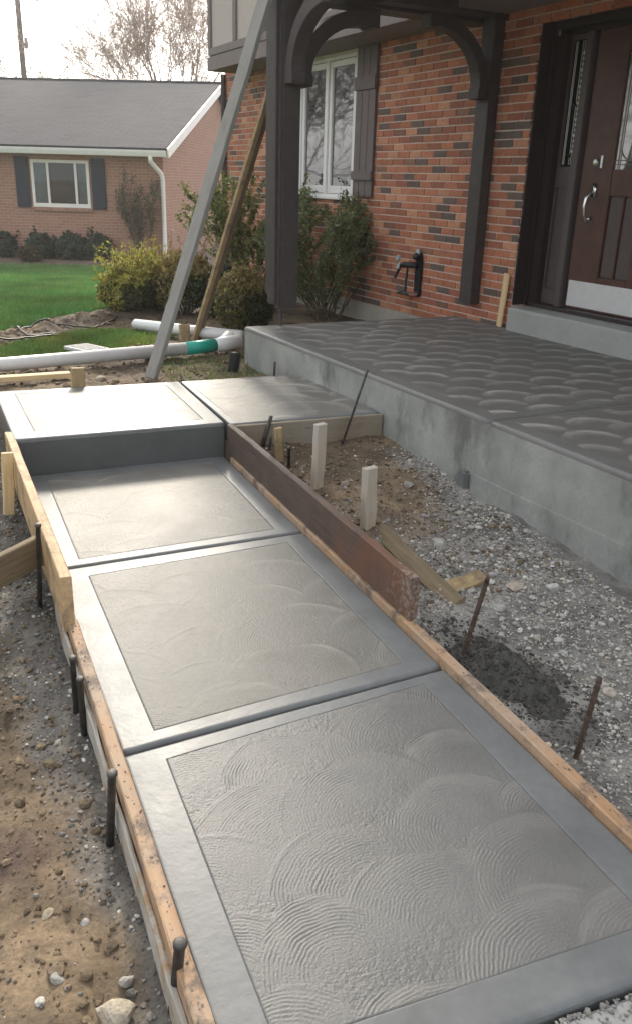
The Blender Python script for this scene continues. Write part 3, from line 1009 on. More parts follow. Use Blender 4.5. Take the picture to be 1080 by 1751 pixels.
# door, casing, sidelight
df = MB()
df.box(2.4205, 2.52, D0, D1, DZ1 - .10, DZ1)                      # head
df.box(2.36, 2.52, .865, .994, .637, DZ1 - .1005)                   # brick-side jamb
df.box(2.325, 2.3595, .95, .994, .637, DZ1 - .003)                  # outer mould
df.box(2.325, 2.4195, D0, .9495, DZ1 - .065, DZ1 - .004)
df.box(2.38, 2.52, -.54, -.42, .637, DZ1 - .1005)
df.box(2.212, 2.3245, .972, .9935, .637, DZ1 - .003)
frame = df.build('door_frame', 'casing', house, bev=.005)
MB().box(2.392, 2.50, .590, .672, .637, DZ1 - .1005).build('mullion', 'mullion', frame, bev=.008)
MB().box(2.33, 2.60, D0, .93, .6375, .665).build('threshold', 'casing', frame, bev=.004)
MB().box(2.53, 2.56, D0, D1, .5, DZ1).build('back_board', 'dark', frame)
side = MB().box(2.425, 2.465, .673, .864, .667, .80).box(2.425, 2.465, .673, .864, 1.62, 1.785).box(2.425, 2.465, .673, .700, .8005, 1.6195).box(2.425, 2.465, .835, .864, .8005, 1.6195) \
    .box(2.425, 2.465, .673, .700, 1.7855, 2.72).box(2.425, 2.465, .837, .864, 1.7855, 2.72).box(2.425, 2.465, .673, .864, 2.7205, 2.755).build('sidelight', 'doorpanel', house, bev=.004)
MB().box(2.438, 2.455, .7005, .8345, .8005, 1.6195).build('lower_panel', 'doorpanel', side, bev=.006)
MB().box(2.442, 2.45, .7005, .8365, 1.7855, 2.72).build('pane', 'sideglass', side)
lc = MB()
for yy in (.722, .742, .800, .815):
    lc.tube([(2.438, yy, 1.80), (2.438, yy, 2.71)], .0035, 5)
lc.build('lead_came', 'lead', side)
bd = MB()
for i in range(19):
    zc = 1.90 + i * .04
    r_ = .011 if i % 3 else .015
    bd.tube([(2.432, .712, zc - r_), (2.432, .712, zc), (2.432, .712, zc + r_)], [.003, r_, .003], 6)
bd.build('bead_row', 'bead', side, smooth=True)
MB().tube([(2.43, .755, 2.20), (2.43, .755, 2.25), (2.43, .755, 2.30)], [.004, .02, .004], 6).tube([(2.43, .76, 1.84), (2.43, .745, 1.87), (2.43, .72, 1.88)], [.004, .018, .004], 6).build('bevelled_piece', 'sideglass', side, smooth=True)

dr_ = MB()
y0, y1 = -.40, .570
dr_.box(2.43, 2.475, .235, y1, .668, 2.76).box(2.43, 2.475, y0, -.07, .668, 2.76)
dr_.box(2.4305, 2.4745, -.0695, .2345, .668, .945).box(2.4305, 2.4745, -.0695, .2345, 1.57, 1.765).box(2.4305, 2.4745, -.0695, .2345, 2.60, 2.76)
door = dr_.build('door', 'door', house, bev=.005)
for (a, b_) in ((.095, .234), (-.069, .075)):
    MB().box(2.448, 2.47, a, b_, .946, 1.569).build('door_panel', 'doorpanel', door, bev=.008)
MB().box(2.4325, 2.472, .0755, .0945, .9455, 1.5695).build('muntin', 'door', door, bev=.003)
MB().box(2.445, 2.452, -.0695, .2345, 1.765, 2.60).build('pane', 'doorglass', door)
lc = MB()
for zc in (1.80, 1.83, 2.57):
    lc.tube([(2.441, -.068, zc), (2.441, .233, zc)], .004, 5)
for yy in (.205, .185, -.04):
    lc.tube([(2.441, yy, 1.766), (2.441, yy, 2.599)], .004, 5)
pts = [(2.441, .08 + .11 * math.cos(t), 1.93 + .10 * math.sin(t)) for t in np.linspace(math.pi, 2 * math.pi, 12)]
lc.tube(pts, .005, 5).tube([(2.441, .08, 1.84), (2.441, .08, 2.58)], .004, 5)
lc.build('lead_came', 'lead', door)
MB().box(2.4225, 2.4295, y0 + .02, y1 - .025, .685, .895).build('kick_plate', 'kick', door, bev=.003)
MB().tube([(2.428, .40, 1.815), (2.412, .40, 1.815), (2.395, .40, 1.815), (2.392, .40, 1.815)], [.03, .03, .022, .004], 14).box(2.405, 2.428, .33, .352, 1.775, 1.865).build('deadbolt', 'chrome', door, smooth=False)
hd = MB().box(2.417, 2.429, .375, .42, 1.555, 1.66)
hd.tube([(2.42, .40, 1.60), (2.385, .405, 1.585), (2.362, .41, 1.545), (2.352, .412, 1.49), (2.36, .41, 1.42), (2.38, .405, 1.375), (2.40, .40, 1.365), (2.405, .40, 1.38)], [.012, .012, .013, .013, .012, .010, .009, .006], 10)
hd.tube([(2.43, .40, 1.40), (2.395, .40, 1.385)], .012, 8)
hd.build('handle', 'chrome', door, bev=0, smooth=True)

# ------------------------------------------------------------------ portico of dark timber
por = thing('timber_portico', 'dark brown timber portico with arched brackets, its corner post cut off above the porch', 'portico', HO, HA)
PU0, PU1, PV0, PV1 = 1.60, 1.855, .20, .368
post = MB().box(PV0 + .012, PV1 - .006, PU0 + .012, PU1 - .012, .615, 3.15).build('post', 'timber', por, bev=.004)
MB().box(PV0 + .028, PV1 + .004, PU0 - .012, PU0 + .0118, .604, 3.15).build('post_board', 'timber', post, bev=.004)
MB().box(PV0 - .010, PV0 + .0118, PU0 + .055, PU1 - .055, .635, 3.15).build('post_board', 'timber', post, bev=.004)
MB().box(PV0 - .004, PV0 + .0118, PU1 - .05, PU1 + .004, .70, 3.15).build('post_board', 'timber', post, bev=.004)
MB().tube([(.285, 1.73, .615), (.285, 1.73, .44)], .016, 8).build('anchor_rod', 'steel', post)
MB().box(2.092, 2.198, 1.435, 1.61, .583, 3.15).build('pilaster', 'timber', por, bev=.004)
MB().box(PV0, 2.198, PU0, PU1, 2.905, 3.20).build('beam', 'timber', por, bev=.006)
MB().box(1.0, 2.198, 1.436, PU0 - .0005, 2.93, 3.20).build('beam', 'timber', por, bev=.006)
MB().box(PV0, PV1 + .05, -2.3, PU0 - .0005, 2.905, 3.20).build('beam', 'timber', por, bev=.006)
def arch(va, vb, za, zb, th, u0, u1, flip, axis):
    """quarter-arch bracket in the plane of the wall normal (axis 1) or of the wall (axis 0)"""
    n = 18
    cx = vb
    inner, outer = [], []
    rx, rz_ = abs(vb - va), zb - za
    sgn = 1 if va < vb else -1
    for i in range(n + 1):
        t = math.pi / 2 * i / n
        inner.append((cx - sgn * (rx - th) * math.cos(t), za + (rz_ - th) * math.sin(t)))
        outer.append((cx - sgn * rx * math.cos(t), za + rz_ * math.sin(t)))
    foot = [(outer[0][0], za - .09), (inner[0][0] + sgn * .012, za - .09), (inner[0][0] + sgn * .012, za - .015)]
    toe = [(inner[-1][0] + sgn * .0, inner[-1][1] - .012), (inner[-1][0] + sgn * .07, inner[-1][1] - .012), (inner[-1][0] + sgn * .07, outer[-1][1])]
    poly = foot + inner + toe + outer[::-1]
    return MB().extr(poly, axis, u0, u1).build('bracket', 'timber', por, bev=.004)
arch(PV1 + .005, 1.02, 2.40, 2.90, .115, PU0 + .03, PU1 - .03, 1, 1)
arch(2.091, 1.53, 2.40, 2.90, .085, 1.46, 1.60, -1, 1)
arch(PU0 - .013, .95, 2.40, 2.90, .115, PV0 + .03, PV1 - .02, 1, 0)
MB().box(.1, 2.198, -2.4, 1.95, 3.203, 3.26).build('ceiling_board', 'soffit', por)

# hose hanger on the wall
hb = thing('wall_hanger', 'black metal hanger with round knobs and a bright foot, fixed to the brick wall', 'hanger', HO, HA)
bp = MB()
bp.extr([(2.385 + .055 + .055 * math.cos(t), .90 + .07 * math.sin(t)) for t in np.linspace(0, math.pi, 9)] + [(2.385, .555), (2.40, .53), (2.48, .53), (2.495, .555)], 0, 2.172, 2.1985)
bp.build('back_plate', 'blackmetal', hb, bev=.006)
MB().tube([(2.165, 2.44, .92), (2.14, 2.44, .93), (2.12, 2.45, .94)], [.035, .04, .03], 10).tube([(2.16, 2.43, .84), (2.06, 2.56, .84)], .03, 8).build('body', 'blackmetal', hb, smooth=True)
MB().tube([(2.168, 2.44, .965), (2.150, 2.44, .97), (2.140, 2.44, .97)], [.034, .032, .005], 14).build('knob', 'cyan', hb)
MB().tube([(2.04, 2.60, .90), (2.02, 2.60, .905)], [.035, .03], 12).tube([(2.05, 2.59, .86), (2.03, 2.60, .80)], [.012, .022], 8).build('knob', 'cyan', hb)
MB().tube([(2.06, 2.58, .84), (2.03, 2.64, .70)], [.018, .012], 8).build('lever', 'blackmetal', hb)
MB().tube([(2.10, 2.52, .82), (2.09, 2.53, .56)], .012, 8).build('rod', 'blackmetal', hb)
MB().extr([(2.40, .545), (2.52, .54), (2.66, .535), (2.67, .552), (2.56, .575), (2.40, .58)], 0, 2.06, 2.17).build('foot', 'chrome', hb, bev=.01)

lath = tag(plank('lath', tow(1.07, 2.16, .436), tow(1.045, 2.17, .90), .065, .02, 'lath', upv=(-.1, 1, 0), nseg=4), 'short yellow pine lath standing against the brick corner beside the door step', 'lath')

# ------------------------------------------------------------------ form boards
FB = 'form boards round the walkway'
tag(plank('form_board', (.296, 2.965, .10), (.259, 5.02, .10), .232, .044, 'newwood', nseg=12, jit=.0015), 'tall new pine form board along the left side of the step', 'form board', FB)
ob = plank('form_board', (.312, 2.99, -.055), (.312, .80, -.055), .145, .040, 'orange', nseg=16, jit=.0018)
tag(ob, 'low weathered orange form board along the left of the two nearest slabs', 'form board', FB)
lb = plank('form_board', (.284, 3.3, -.085), (.282, .85, -.09), .105, .014, 'greyface', nseg=24, jit=.003)
tag(lb, 'thin grey cement-smeared board behind the low left form', 'form board', FB)
tag(plank('form_board', (1.5275, 4.785, .127), (1.5265, 2.50, .130), .182, .040, 'redboard', nseg=28, jit=.002), 'tall old brown form board with red and cement stains right of the far slab', 'form board', FB)
tag(plank('form_board', (1.519, 4.70, -.048), (1.511, .55, -.048), .165, .044, 'orange', nseg=18, jit=.0018), 'low weathered orange form board along the right of the walkway', 'form board', FB)
tag(plank('form_board', (1.55, 4.762, .11), (2.545, 4.745, .11), .205, .03, 'landform', nseg=12, jit=.002), 'muddy brown form board under the edge of the landing beside the porch', 'form board', FB)
tag(plank('plank', (.84, 6.70, .165), (-.9, 6.72, .15), .04, .09, 'lath', nseg=10), 'pale yellow plank lying on the soil behind the upper slab', 'plank')
tag(plank('plank', (1.875, 3.56, .0), (1.85, 2.68, -.045), .085, .022, 'olive', upv=(1, 0, .55), nseg=10), 'olive brown plank lying on the gravel behind the tall right form', 'plank')
tag(plank('wood_scrap', (1.86, 2.80, -.035), (2.10, 2.86, -.03), .075, .018, 'tan', upv=(0, 1, .3), nseg=5, jit=.005), 'small tan wood scrap lying on the gravel against the plank end', 'wood scrap')

ST = 'wooden stakes holding the forms'
def stake(p0, p1, w, t, mat, label, upv=(1, 0, 0)):
    p0 = Vector(p0); p1 = Vector(p1)
    return tag(plank('wooden_stake', p0 - (p1 - p0).normalized() * .12, p1, w, t, mat, upv=upv, nseg=6, jit=.003, ch=.006), label, 'stake', ST)
stake((1.735, 4.48, .05), (1.722, 4.48, .258), .05, .025, 'tan', 'thin tan stake behind the far end of the tall right form')
stake((1.795, 4.06, .013), (1.806, 4.06, .388), .072, .042, 'palewood', 'tall pale round-topped stake behind the middle of the tall right form', (1, .35, 0))
stake((1.83, 3.49, -.025), (1.822, 3.49, .318), .078, .045, 'palewood', 'thick pale stake behind the near half of the tall right form', (1, .35, 0))
stake((.19, 4.50, -.1), (.215, 4.50, .25), .06, .03, 'lath', 'yellow stake outside the far end of the tall left form')
stake((.805, 6.085, .05), (.82, 6.085, .345), .095, .04, 'tan', 'short wide stake standing at the far edge of the upper slab')
stake((2.13, 8.10, .1), (2.13, 8.10, .285), .10, .045, 'tan', 'short stake on the soil between the two leaning braces')
tag(plank('brace_board', (-.55, 3.13, -.05), (.262, 3.53, .095), .14, .038, 'olive', nseg=8, jit=.003), 'weathered board braced against the tall left form from the side', 'board')
tag(plank('wood_scrap', (.30, .93, .035), (.345, .915, .04), .05, .05, 'lath', nseg=3), 'yellow wood block lying on the near end of the low left form', 'wood scrap')

# steel pins
PN = 'steel form pins'
def pin(p0, p1, r_, label, mat='steel', head=True, rib=False):
    p0, p1 = Vector(p0), Vector(p1)
    d = (p1 - p0)
    L = d.length
    d = d / L
    pts, rad = [p0 - d * .12], [r_]
    if rib:
        n = int(L / .012)
        for i in range(n):
            pts.append(p0 + d * (L * i / n)); rad.append(r_ * (1.12 if i % 2 else .9))
    pts.append(p1 - d * .014); rad.append(r_)
    if head:
        pts += [p1 - d * .012, p1 - d * .003, p1]; rad += [r_ * 1.25, r_ * 1.3, r_ * 1.0]
    else:
        pts.append(p1); rad.append(r_ * .9)
    return tag(MB().tube(pts, rad, 10).build('steel_pin', mat, None, smooth=True), label, 'steel pin', PN)
pin((.222, 3.40, -.16), (.243, 3.30, .308), .0105, 'upright square pin beside the brace at the tall left form')
pin((.255, 2.60, -.15), (.258, 2.58, .10), .0105, 'farther of two close pins outside the low left form')
pin((.262, 2.48, -.15), (.264, 2.465, .085), .0105, 'nearer of two close pins outside the low left form')
pin((.252, 1.95, -.15), (.268, 1.92, .112), .012, 'pin with mushroomed head at the middle of the low left form')
pin((.282, 1.355, -.15), (.302, 1.335, .09), .0125, 'nearest pin with mushroomed head on the low left form')
pin((1.705, 4.72, .05), (1.775, 4.735, .263), .012, 'dark leaning pin in the corner of landing form and tall right form', head=False)
pin((1.737, 4.66, .06), (1.748, 4.66, .155), .009, 'short dark pin peeping over the tall right form', head=False)
pin((1.762, 4.40, .04), (1.762, 4.40, .165), .009, 'short pin with a flat head between the stakes of the tall right form')
pin((2.225, 4.66, .05), (2.378, 4.649, .533), .0075, 'long thin rod leaning from the pit up to the porch edge', head=False)
pin((2.278, 6.03, .15), (2.286, 6.03, .318), .009, 'small dark pin at the far edge of the landing beside the porch', head=False)
pin((1.548, 5.98, .18), (1.55, 6.05, .26), .007, 'tiny dark pin at the far end of the upper slab joint', head=False)
def rebar(p0, p1, label):
    o = pin(p0, p1, .0095, label, 'rust', head=False, rib=True)
    o.name = 'rebar'
    o['category'] = 'rebar'
    o['group'] = 'rebar stakes in the pit'
rebar((1.662, 2.34, -.083), (1.735, 2.33, .264), 'rusty rebar splashed with cement standing before the wood scrap')
rebar((1.695, 1.71, -.103), (1.73, 1.70, .207), 'rusty dark rebar standing in the gravel nearest the camera')

# braces that prop the portico post
tag(plank('brace_plank', (1.47, 6.68, .10), tow(1.70, .165, 3.02), .135, .04, 'greybrace', upv=(0.35, -1, 0), nseg=14, jit=.003), 'long grey weathered plank propping the portico post, nearer of the two', 'brace')
b2 = thing('brace_plank', 'long tan plank with a strip nailed on, propping the post from behind', 'brace', (0, 0, 0))
pA, pB = Vector((2.24, 8.12, .10)), Vector((2.72, 7.12, 2.50))
plank('plank', pA, pB, .09, .038, 'olive', upv=(1, .2, 0), nseg=12, parent=b2)
plank('strip', pA + Vector((-.03, -.05, .02)), pB + Vector((-.03, -.05, .02)), .045, .038, 'tan', upv=(1, .2, 0), nseg=12, parent=b2)

# ------------------------------------------------------------------ pipes and bits behind the slabs
pp = thing('drain_pipe', 'long white plastic drain pipe with a teal band lying before the lawn', 'pipe', (0, 0, 0), 0, 'white plastic pipes')
PA, PBq, PC, PD = Vector((-1.6, 6.86, .165)), Vector((1.925, 7.30, .205)), Vector((2.215, 7.37, .21)), Vector((2.47, 7.44, .215))
MB().tube([PA, PBq], .055, 20).build('tube', 'pvc', pp, smooth=True)
MB().tube([PBq, PC], .058, 20).build('band', 'teal', pp, smooth=True)
MB().tube([PC, PC + (PD - PC) * .15, PC + (PD - PC) * .2, PD], [.060, .060, .067, .067], 20).tube([PC + (PD - PC) * .3, PC + (PD - PC) * .3 + Vector((.12, .18, .03))], .060, 16).build('coupling', 'pvc', pp, smooth=True)
p2 = MB().tube([(1.80, 8.80, .19), (1.80, 8.80, .19), (2.16, 8.30, .20), (2.58, 7.70, .22)], [.05, .055, .055, .055], 20).build('drain_pipe', 'pvc', None, smooth=True)
tag(p2, 'white plastic pipe running back past the brace feet from the porch corner', 'pipe', 'white plastic pipes')
cp = MB()
pts, rad = [], []
for i in range(25):
    pts.append((2.19 + .02 * i / 24, 6.78 - .02 * i / 24, .06 + .20 * i / 24)); rad.append(.05 if i % 2 else .043)
cp.tube(pts, rad, 16, cap=False).tube([(2.19, 6.78, .07), (2.209, 6.761, .255)], .036, 12)
tag(cp.build('corrugated_pipe', 'black', None, smooth=True), 'black corrugated pipe stub standing in the soil at the porch corner', 'pipe')
gr = MB().box(-.13, .13, -.16, .16, 0, .03)
for i in range(7):
    gr.box(-.11, .11, -.14 + i * .043, -.12 + i * .043, .03, .036)
gr = tag(gr.build('cover_plate', 'grate', None, bev=.004), 'small pale grey drain cover lying on the grass strip behind the pipe', 'cover')
gr.location = (1.14, 7.78, tz(1.14, 7.78) + .02)
gr.rotation_euler = (0.0, .03, .5)
def wind(pts, n=8):
    P = [Vector(p) for p in pts]
    out = []
    for i in range(len(P) - 1):
        a, b_, c, d = P[max(i - 1, 0)], P[i], P[i + 1], P[min(i + 2, len(P) - 1)]
        for k in range(n):
            t = k / n
            out.append(.5 * ((2 * b_) + (c - a) * t + (2 * a - 5 * b_ + 4 * c - d) * t * t + (3 * b_ - a - 3 * c + d) * t ** 3))
    out.append(P[-1])
    return out
cb = [(.2, 8.15), (.62, 8.32), (1.0, 8.62), (.72, 8.5), (.64, 8.72), (.9, 8.98), (1.3, 8.95), (1.6, 9.25), (1.75, 9.55)]
tag(MB().tube([Vector((p.x, p.y, tz(p.x, p.y) + .022 + .010 * math.sin(i * .7))) for i, p in enumerate(wind([(a, b_, 0) for a, b_ in cb]))], .009, 7).build('cable', 'black', None, smooth=True), 'thin grey cable looped over the dug soil beside the lawn', 'cable')

# ------------------------------------------------------------------ spill, rocks, gravel
g = np.random.default_rng(5)
nx, ny = 70, 90
S, T_ = np.meshgrid(np.linspace(-1, 1, nx), np.linspace(-1, 1, ny))
px = 1.77 + S * .22 + T_ * -.06; py = 2.17 + T_ * .42
rad_ = np.sqrt(S ** 2 + T_ ** 2 * 1.0) + .35 * fnoise(px, py, 5, 3, 40)
hz = terrain(px, py) - .02 + .085 * sstep(1.0, .2, rad_) + .045 * fnoise(px, py, 14, 4, 44) * sstep(1.05, .6, rad_) + .012 * fnoise(px, py, 60, 3, 47)
tag(link('concrete_spill', np_mesh('concrete_spill', np.dstack([px, py, hz]), grid_faces(nx, ny)), 'spill', smooth=True), 'dark lumpy heap of spilt wet concrete beside the low right form', 'concrete heap')

spill = bpy.data.objects['concrete_spill']
def stone_cols(n, base=(.32, .315, .305), var=.5, warm=.2):
    C = tint(g, n, base, var, hv=.025)
    m = g.random(n) < warm
    C[m] *= np.array([1.08, 1.0, .90])
    m = g.random(n) < .12
    C[m] = np.array([.52, .51, .49]) * (.85 + .3 * g.random((m.sum(), 1)))
    return C
g7 = np.random.default_rng(77)
pxx = 1.0 + .5 * g7.random(260); pyy = .944 - .049 * (pxx - .92) - .05 * g7.random(260) ** 2
pss = np.clip(g7.lognormal(-5.5, .5, 260), .0015, .010)
stuff(link('cement_crumbs', scatter_rocks('cement_crumbs', np.column_stack([pxx, pyy, np.full(260, -.016)]), pss, tint(g7, 260, (.24, .24, .23), .4, hv=.02), ROCKS0), 'stone'))
def put(x, y, s, sink=.1):
    return np.column_stack([x, y, terrain(x, y) + s * (.35 - sink)])
# pit gravel
n = 44000
x = 1.56 + 1.1 * g.random(n); y = .5 + 4.2 * g.random(n)
nn = fnoise(x, y, 1.6, 4, 3)
dens = np.clip(sstep(3.8, 2.9, y + .6 * nn - .5 * (x - 1.95)) + .85 * sstep(2.32, 2.5, x) * sstep(4.6, 4.2, y), .05, 1) * (1 - .8 * np.exp(-(((x - 2.05) / .22) ** 2 + ((y - 3.6) / .35) ** 2)))
sp = (np.hypot((x - 1.77) / .22, (y - 2.17) / .42) < 1.0)
keep = (g.random(n) < dens) & ~sp & (x < 2.62)
x, y = x[keep], y[keep]
s = np.clip(g.lognormal(-5.6, .55, len(x)), .002, .018)
P = put(x, y, s)
nb_ = 380
bx_, by_ = 1.72 + .85 * g.random(nb_), 1.5 + 2.6 * g.random(nb_)
kp = (g.random(nb_) < .25 + .75 * np.exp(-(((bx_ - 2.2) / .3) ** 2 + ((by_ - 2.8) / .6) ** 2))) & (np.hypot((bx_ - 1.77) / .26, (by_ - 2.17) / .46) > 1)
bx_, by_ = bx_[kp], by_[kp]
bs = .009 + .014 * g.random(len(bx_)) ** 2
P = np.concatenate([P, put(bx_, by_, bs)]); s = np.concatenate([s, bs])
stuff(link('gravel', scatter_rocks('gravel', P, s, stone_cols(len(P)), ROCKS1), 'stone'))
a_ = g.random(2600) * 2 * math.pi; r2_ = np.sqrt(g.random(2600)) * 1.12
cx_, cy_ = 1.77 + .22 * r2_ * np.cos(a_) - .06 * r2_ * np.sin(a_), 2.17 + .42 * r2_ * np.sin(a_)
rad2 = r2_ + .35 * fnoise(cx_, cy_, 5, 3, 40)
cz_ = terrain(cx_, cy_) - .018 + .085 * sstep(1.0, .2, rad2) + .045 * fnoise(cx_, cy_, 14, 4, 44) * sstep(1.05, .6, rad2)
cs_ = np.clip(g.lognormal(-5.4, .5, 2600), .002, .014)
stuff(link('crumbs', scatter_rocks('crumbs', np.column_stack([cx_, cy_, np.maximum(cz_, terrain(cx_, cy_))]), cs_, tint(g, 2600, (.075, .071, .063), .4, hv=.03), ROCKS0), 'stone', spill))
# cement crumbs dropped along the forms and the slab edges
m_ = 260
t_ = g.random(m_)
sd_ = g.random(m_) < .5
kx = np.where(sd_, .312 + g.normal(size=m_) * .013, 1.517 + g.normal(size=m_) * .014)
ky = np.where(sd_, 1.0 + 1.95 * t_, .9 + 1.6 * t_)
kz = np.where(sd_, .0185, .036)
ks = np.clip(g.lognormal(-6.3, .5, m_), .0008, .005)
okk = np.where(sd_, np.abs(kx - .312) < .018, np.abs(kx - 1.517) < .02)
kx, ky, kz, ks = kx[okk], ky[okk], kz[okk], ks[okk]
stuff(link('cement_crumbs', scatter_rocks('cement_crumbs', np.column_stack([kx, ky, kz]), ks, tint(g, len(kx), (.17, .16, .145), .5, hv=.02), ROCKS0), 'stone'))
# gravel and clods on the left
n = 16000
x = -.6 + .88 * g.random(n); y = .9 + 4.9 * g.random(n)
nn = fnoise(x, y, 1.6, 4, 3)
dens = np.maximum(.8 * sstep(.06, .2, x + .2 * nn), sstep(-.35, -.1, x + .3 * nn) * sstep(3.0, 3.3, y)) * .92 + .04
keep = g.random(n) < dens
x, y = x[keep], y[keep]
s = np.clip(g.lognormal(-5.4, .5, len(x)), .0025, .014)
stuff(link('gravel', scatter_rocks('gravel', put(x, y, s), s, stone_cols(len(x), (.20, .197, .19), .5, .2), ROCKS0), 'stone'))
# soil clods everywhere brown
n = 9000
x = np.concatenate([-1.7 + 1.95 * g.random(12000), 1.56 + 1.0 * g.random(4500), -2.0 + 4.8 * g.random(5500)])
y = np.concatenate([.9 + 3.6 * g.random(12000), 2.7 + 2.05 * g.random(4500), 6.15 + 4.2 * g.random(5500)])
lawn = is_lawn(x, y, 0 * x) | is_patch(x, y, 0 * x)
x, y = x[~lawn], y[~lawn]
s = np.clip(g.lognormal(-5.5, .7, len(x)), .0025, .022)
s = np.where(y > 6, s * 2.0, s)
stuff(link('soil_clods', scatter_rocks('soil_clods', put(x, y, s, .2), s, tint(g, len(x), (.155, .118, .08), .35, hv=.03), ROCKS0), 'stone'))
# turf of roots and stalks in the turned soil
def rock(x, y, s, c, label, group=None, flat=.7, sink=.25):
    V, F = rock_shape(ICO2, g, .12, .8)
    Rm = rand_rot(g, 1)[0]
    V = (V * np.array([1.25, 1, .85])) @ Rm.T * s
    V[:, 2] *= flat
    me = np_mesh('rock', V, F, np.tile(np.array(c), (len(V), 1)))
    o = link('rock', me, 'stone')
    o.location = (x, y, tz(x, y) + s * (.5 - sink))
    return tag(o, label, 'rock', group)
RK = 'loose rocks on the ground'
rock(.165, 1.40, .046, (.40, .36, .29), 'biggest pale tan rock on the soil beside the nearest form pin', RK)
rock(.175, 2.45, .013, (.45, .43, .38), 'small pale rock on the soil left of the pair of close pins', RK)
rock(.055, 1.74, .017, (.42, .36, .27), 'tan rock on the brown soil left of the mushroomed pin foot', RK)
rock(.14, 1.69, .013, (.42, .40, .38), 'small grey rock between the tan rock and the low left form', RK)
rock(.205, 1.48, .020, (.40, .39, .36), 'smooth grey rock lying in the gravel just beyond the biggest rock', RK)
rock(.055, 1.53, .016, (.36, .35, .33), 'grey upright rock on the soil left of the smooth grey rock', RK)
rock(.01, 1.475, .015, (.50, .49, .45), 'flat whitish rock at the lower left on brown soil', RK, .4)
rock(-.02, 2.9, .015, (.40, .38, .34), 'grey rock on the far brown soil under the side brace', RK)
rock(2.19, 2.74, .045, (.46, .40, .35), 'flat pinkish rock in the gravel beside the wood scrap', RK, .45)
rock(2.09, 3.21, .045, (.38, .38, .37), 'large grey rock in the gravel beyond the wood scrap', RK)
rock(2.35, 2.68, .032, (.44, .44, .43), 'grey rock in the gravel near the porch footing', RK)
rock(2.05, 1.96, .026, (.50, .45, .40), 'light rock in the gravel right of the concrete heap', RK)
rock(2.02, 2.62, .03, (.40, .40, .39), 'grey rock between the wood scrap and the cement-splashed rebar', RK)
rock(2.28, 3.88, .035, (.30, .29, .28), 'dark rock at the brown soil edge near the footing lump', RK)
rock(1.95, 4.02, .03, (.27, .24, .20), 'brown rock beside the top of the thick pale stake', RK)
rock(1.06, 6.66, .06, (.38, .33, .27), 'flat tan stone lying just behind the upper slab', RK, .5)

# ------------------------------------------------------------------ grass
def blades(name, x, y, h, w, base, seed, var=.35, tip=None):
    g = np.random.default_rng(seed)
    n = len(x)
    z = terrain(x, y)
    a = g.random(n) * 2 * math.pi
    lean = g.normal(size=(n, 2)) * .45
    hh = h * (.55 + .8 * g.random(n))
    dx, dy = np.cos(a) * w / 2, np.sin(a) * w / 2
    V = np.stack([np.column_stack([x - dx, y - dy, z - .01]), np.column_stack([x + dx, y + dy, z - .01]),
                  np.column_stack([x + lean[:, 0] * hh, y + lean[:, 1] * hh, z + hh])], 1)
    C = tint(g, n, base, var)
    pn = fnoise(x, y, 1.3, 4, 60)
    C *= (1 + .7 * pn)[:, None]
    C[:, 0] *= 1 + .5 * np.clip(fnoise(x, y, 2.6, 3, 66), -.4, .8)
    return np_mesh(name, V.reshape(-1, 3), np.arange(n * 3).reshape(n, 3), np.repeat(np.clip(C, .005, 1), 3, axis=0))
n = 210000
y = 8.6 + (1 - np.sqrt(g.random(n))) * 13.5
x = -2.8 + (.25 * y + 3.5) * g.random(n)
nn = fnoise(x, y, 1.6, 4, 3) + fnoise(x, y, 6, 4, 13)
k = is_lawn(x, y, nn)
x, y = x[k], y[k]
stuff(link('lawn_grass', blades('lawn_grass', x, y, .055, .012, (.10, .215, .055), 3), 'grass'))
n = 90000
x = -2.2 + 4.6 * g.random(n); y = 7.1 + 2.0 * g.random(n)
nn = fnoise(x, y, 1.6, 4, 3) + fnoise(x, y, 6, 4, 13)
k = is_patch(x, y, nn)
x, y = x[k], y[k]
extra = 1200
ex = 1.6 + .9 * g.random(extra); ey = 6.3 + 1.0 * g.random(extra)
x, y = np.concatenate([x, ex]), np.concatenate([y, ey])
stuff(link('grass_strip', blades('grass_strip', x, y, .035, .008, (.15, .22, .05), 4), 'grass'))

